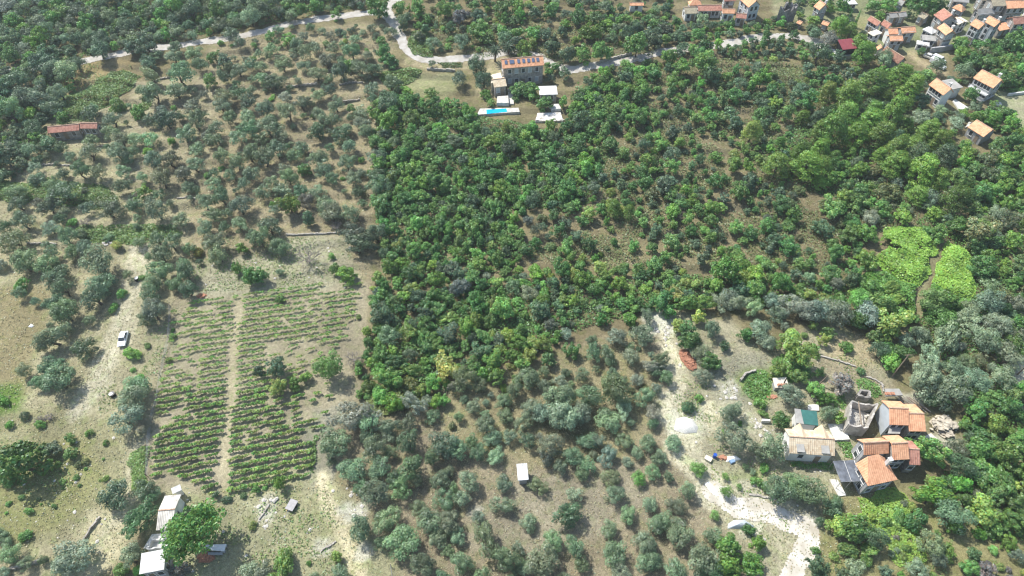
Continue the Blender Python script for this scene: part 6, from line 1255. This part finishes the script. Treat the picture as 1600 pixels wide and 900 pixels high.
# loose pale stones
def stones(polys, per, smax, name, label, seed=1):
    q = np.random.default_rng(seed); m = MB()
    for poly in polys:
        w = wpoly(poly); x0, y0 = w.min(0); x1, y1 = w.max(0); n = int((x1 - x0) * (y1 - y0) * per); x = q.uniform(x0, x1, n); y = q.uniform(y0, y1, n); k = inpoly(w, x, y); x, y = x[k], y[k]; z = H(x, y)
        for i in range(len(x)): m.rock((x[i], y[i], z[i]), .08 + smax * q.random() ** 3, i)
    o = m.obj(name, ROCKM); o["kind"] = "stuff"; o["label"] = label; return o
stones([[(-20, 640), (190, 650), (200, 880), (-20, 880)], [(240, 770), (520, 760), (560, 900), (260, 900)], [(300, 380), (560, 380), (560, 450), (300, 460)], [(1040, 530), (1230, 600), (1300, 780), (1200, 860), (1060, 700)]], .10, .3, "loose_stones", "pale loose stones lying on the dry slopes", 1)
stones([[(1018, 492), (1045, 510), (1052, 545), (1036, 540), (1020, 512)], [(540, 760), (570, 775), (575, 810), (548, 815)], [(1125, 600), (1150, 598), (1155, 625), (1130, 622)], [(1166, 650), (1185, 655), (1220, 700), (1200, 705)], [(1470, 655), (1500, 660), (1490, 690)], [(395, 775), (425, 780), (415, 830), (398, 820)]], 2.0, .4, "stony_rubble", "patches of broken white limestone", 2)

# ------------------------------------------------------------------ vineyard
def vine_protos():
    out = []
    for k in range(5):
        q = np.random.default_rng(50 + k); cl = [((x, q.normal() * .12, .72 + q.normal() * .08), .14 + .18 * q.random(), (1.25, .95, .75)) for x in np.linspace(-.48, .48, 5)]
        V, t = leaf_cloud(cl, 520, .095, q, .8, .5); m = MB().tube([(0, 0, -.1), (.04, .02, .4), (0, 0, .78)], [.045, .035, .03], 4).tube([(-.5, 0, .76), (0, 0, .74), (.5, 0, .76)], [.018, .025, .018], 4).tube([(.1, .03, -.1), (.1, .03, 1.15)], [.025, .025], 4)
        out.append((V, tints(t, q, .2), (np.array(m.v), m.f)))
    return out
VP = vine_protos(); VM = [quads_mesh("vine", V, t, [LEAF, BARK], w) for V, t, w in VP]
VS = []
for i, (V, t, w) in enumerate(VP): VS.append((V[::2], t[::2]))
poly_w = wpoly([(268, 484), (330, 468), (400, 456), (572, 440), (570, 470), (558, 560), (548, 610), (520, 640), (492, 690), (484, 746), (410, 762), (330, 775), (318, 762), (262, 735), (233, 752), (231, 700), (243, 650), (256, 590)])
path_w = wpoly([(374, 470), (364, 560), (354, 690), (350, 775)])
b0, b1 = U(232, 795)[:2], U(487, 741)[:2]; t0, t1 = U(262, 482)[:2], U(572, 437)[:2]
vines = []; NR = int(np.linalg.norm((t0 + t1) / 2 - (b0 + b1) / 2) / 1.5)
qv = np.random.default_rng(17)
for rI in range(NR + 1):
    f = rI / NR; a = b0 * (1 - f) + t0 * f; b = b1 * (1 - f) + t1 * f; d = b - a; ln = np.linalg.norm(d); d /= ln; n = int(ln / 1.08); rz = math.atan2(d[1], d[0])
    pp = np.array([a + d * (i + .5) * 1.08 for i in range(n)]); ins = inpoly(poly_w, pp[:, 0], pp[:, 1]) & (dseg(path_w, pp[:, 0], pp[:, 1]) > .95)
    s = np.cross(path_w[-1] - path_w[0], pp - path_w[0])
    for blk in (0, 1):
        m = 0
        idx = [i for i in range(n) if ins[i] and (s[i] < 0) == (blk == 0)]
        if blk == 0: idx = idx[::-1]
        for i in idx:
            p = pp[i]; px, py, sc = proj(p[0], p[1], 1.0)
            dens = fbm(p[0], p[1], 9, 111, 3); miss = .03 + .35 * sstep(.50, .68, dens)
            if 420 < px < 560 and 540 < py < 650: miss = .68
            elif px > 480 and py < 640: miss = max(miss, .25)
            elif px > 400 and py > 640 and py < 690: miss = max(miss, .2)
            if qv.random() < miss: continue
            m += 1; vines.append((py, p[0] + .06 * qv.normal(), p[1] + .06 * qv.normal(), rz, rI, blk, m))
vines.sort(key=lambda v: -v[0]); print("vines", len(vines), "rows", NR + 1)
def ordn(i):
    o = ["bottom", "second", "third", "fourth", "fifth", "sixth", "seventh", "eighth", "ninth", "tenth", "eleventh", "twelfth", "thirteenth", "fourteenth", "fifteenth", "sixteenth", "seventeenth", "eighteenth", "nineteenth", "twentieth"]
    return o[i] if i < len(o) else "twenty-" + ["first", "second", "third", "fourth", "fifth", "sixth", "seventh", "eighth", "ninth"][i - 20] if i < 29 else "thirtieth"
Vs, Ts = [], []
def vcol(): return np.array([(.24, .40, .09), (.29, .42, .11), (.19, .35, .085), (.31, .41, .12)][int(qv.integers(4))]) * (.85 + .3 * qv.random())
for n, (py, x, y, rz, row, blk, m) in enumerate(vines):
    g = float(H(x, y)); c = vcol(); sx = .95 + .4 * qv.random(); sz = .8 + .35 * qv.random()
    if n < 290:
        o = link("grape_vine", VM[int(qv.integers(5))], None, (x, y, g), rz + (math.pi if qv.random() < .5 else 0), (sx, .8 + .5 * qv.random(), sz)); o.color = (*c, 1)
        tag(o, "grape vine in the %s row from the bottom, %s vine %s of the dirt path" % (ordn(row), ORD[m - 1] if m > 1 else "first", "left" if blk == 0 else "right"), "grape vine", "grape vines in rows")
    else:
        V, t = VS[int(qv.integers(5))]; ca, sa = math.cos(rz), math.sin(rz); R = np.array([[ca, -sa, 0], [sa, ca, 0], [0, 0, 1]]); Vs.append((V * 1.0 * (sx, 1, sz)) @ R.T + (x, y, g)); Ts.append(t * c)
o = link("distant_vines", quads_mesh("distant_vines", np.concatenate(Vs), np.concatenate(Ts), [LEAF])); o["kind"] = "stuff"; o["label"] = "upper rows of grape vines farther up the vineyard"

# ------------------------------------------------------------------ the summer air
v, f = box_vf(-420, 420, -60, 420, -6, 135)
hz = link("haze", new_mesh("haze", v, f)); hz["kind"] = "stuff"
hm = bpy.data.materials.new("haze"); hm.use_nodes = True
for x in list(hm.node_tree.nodes):
    if x.type != 'OUTPUT_MATERIAL': hm.node_tree.nodes.remove(x)
pv = hm.node_tree.nodes.new("ShaderNodeVolumePrincipled"); pv.inputs["Color"].default_value = (.86, .95, 1, 1); pv.inputs["Density"].default_value = HAZE; pv.inputs["Anisotropy"].default_value = .2
hm.node_tree.links.new(pv.outputs[0], hm.node_tree.nodes["Material Output"].inputs["Volume"]); hz.data.materials.append(hm)
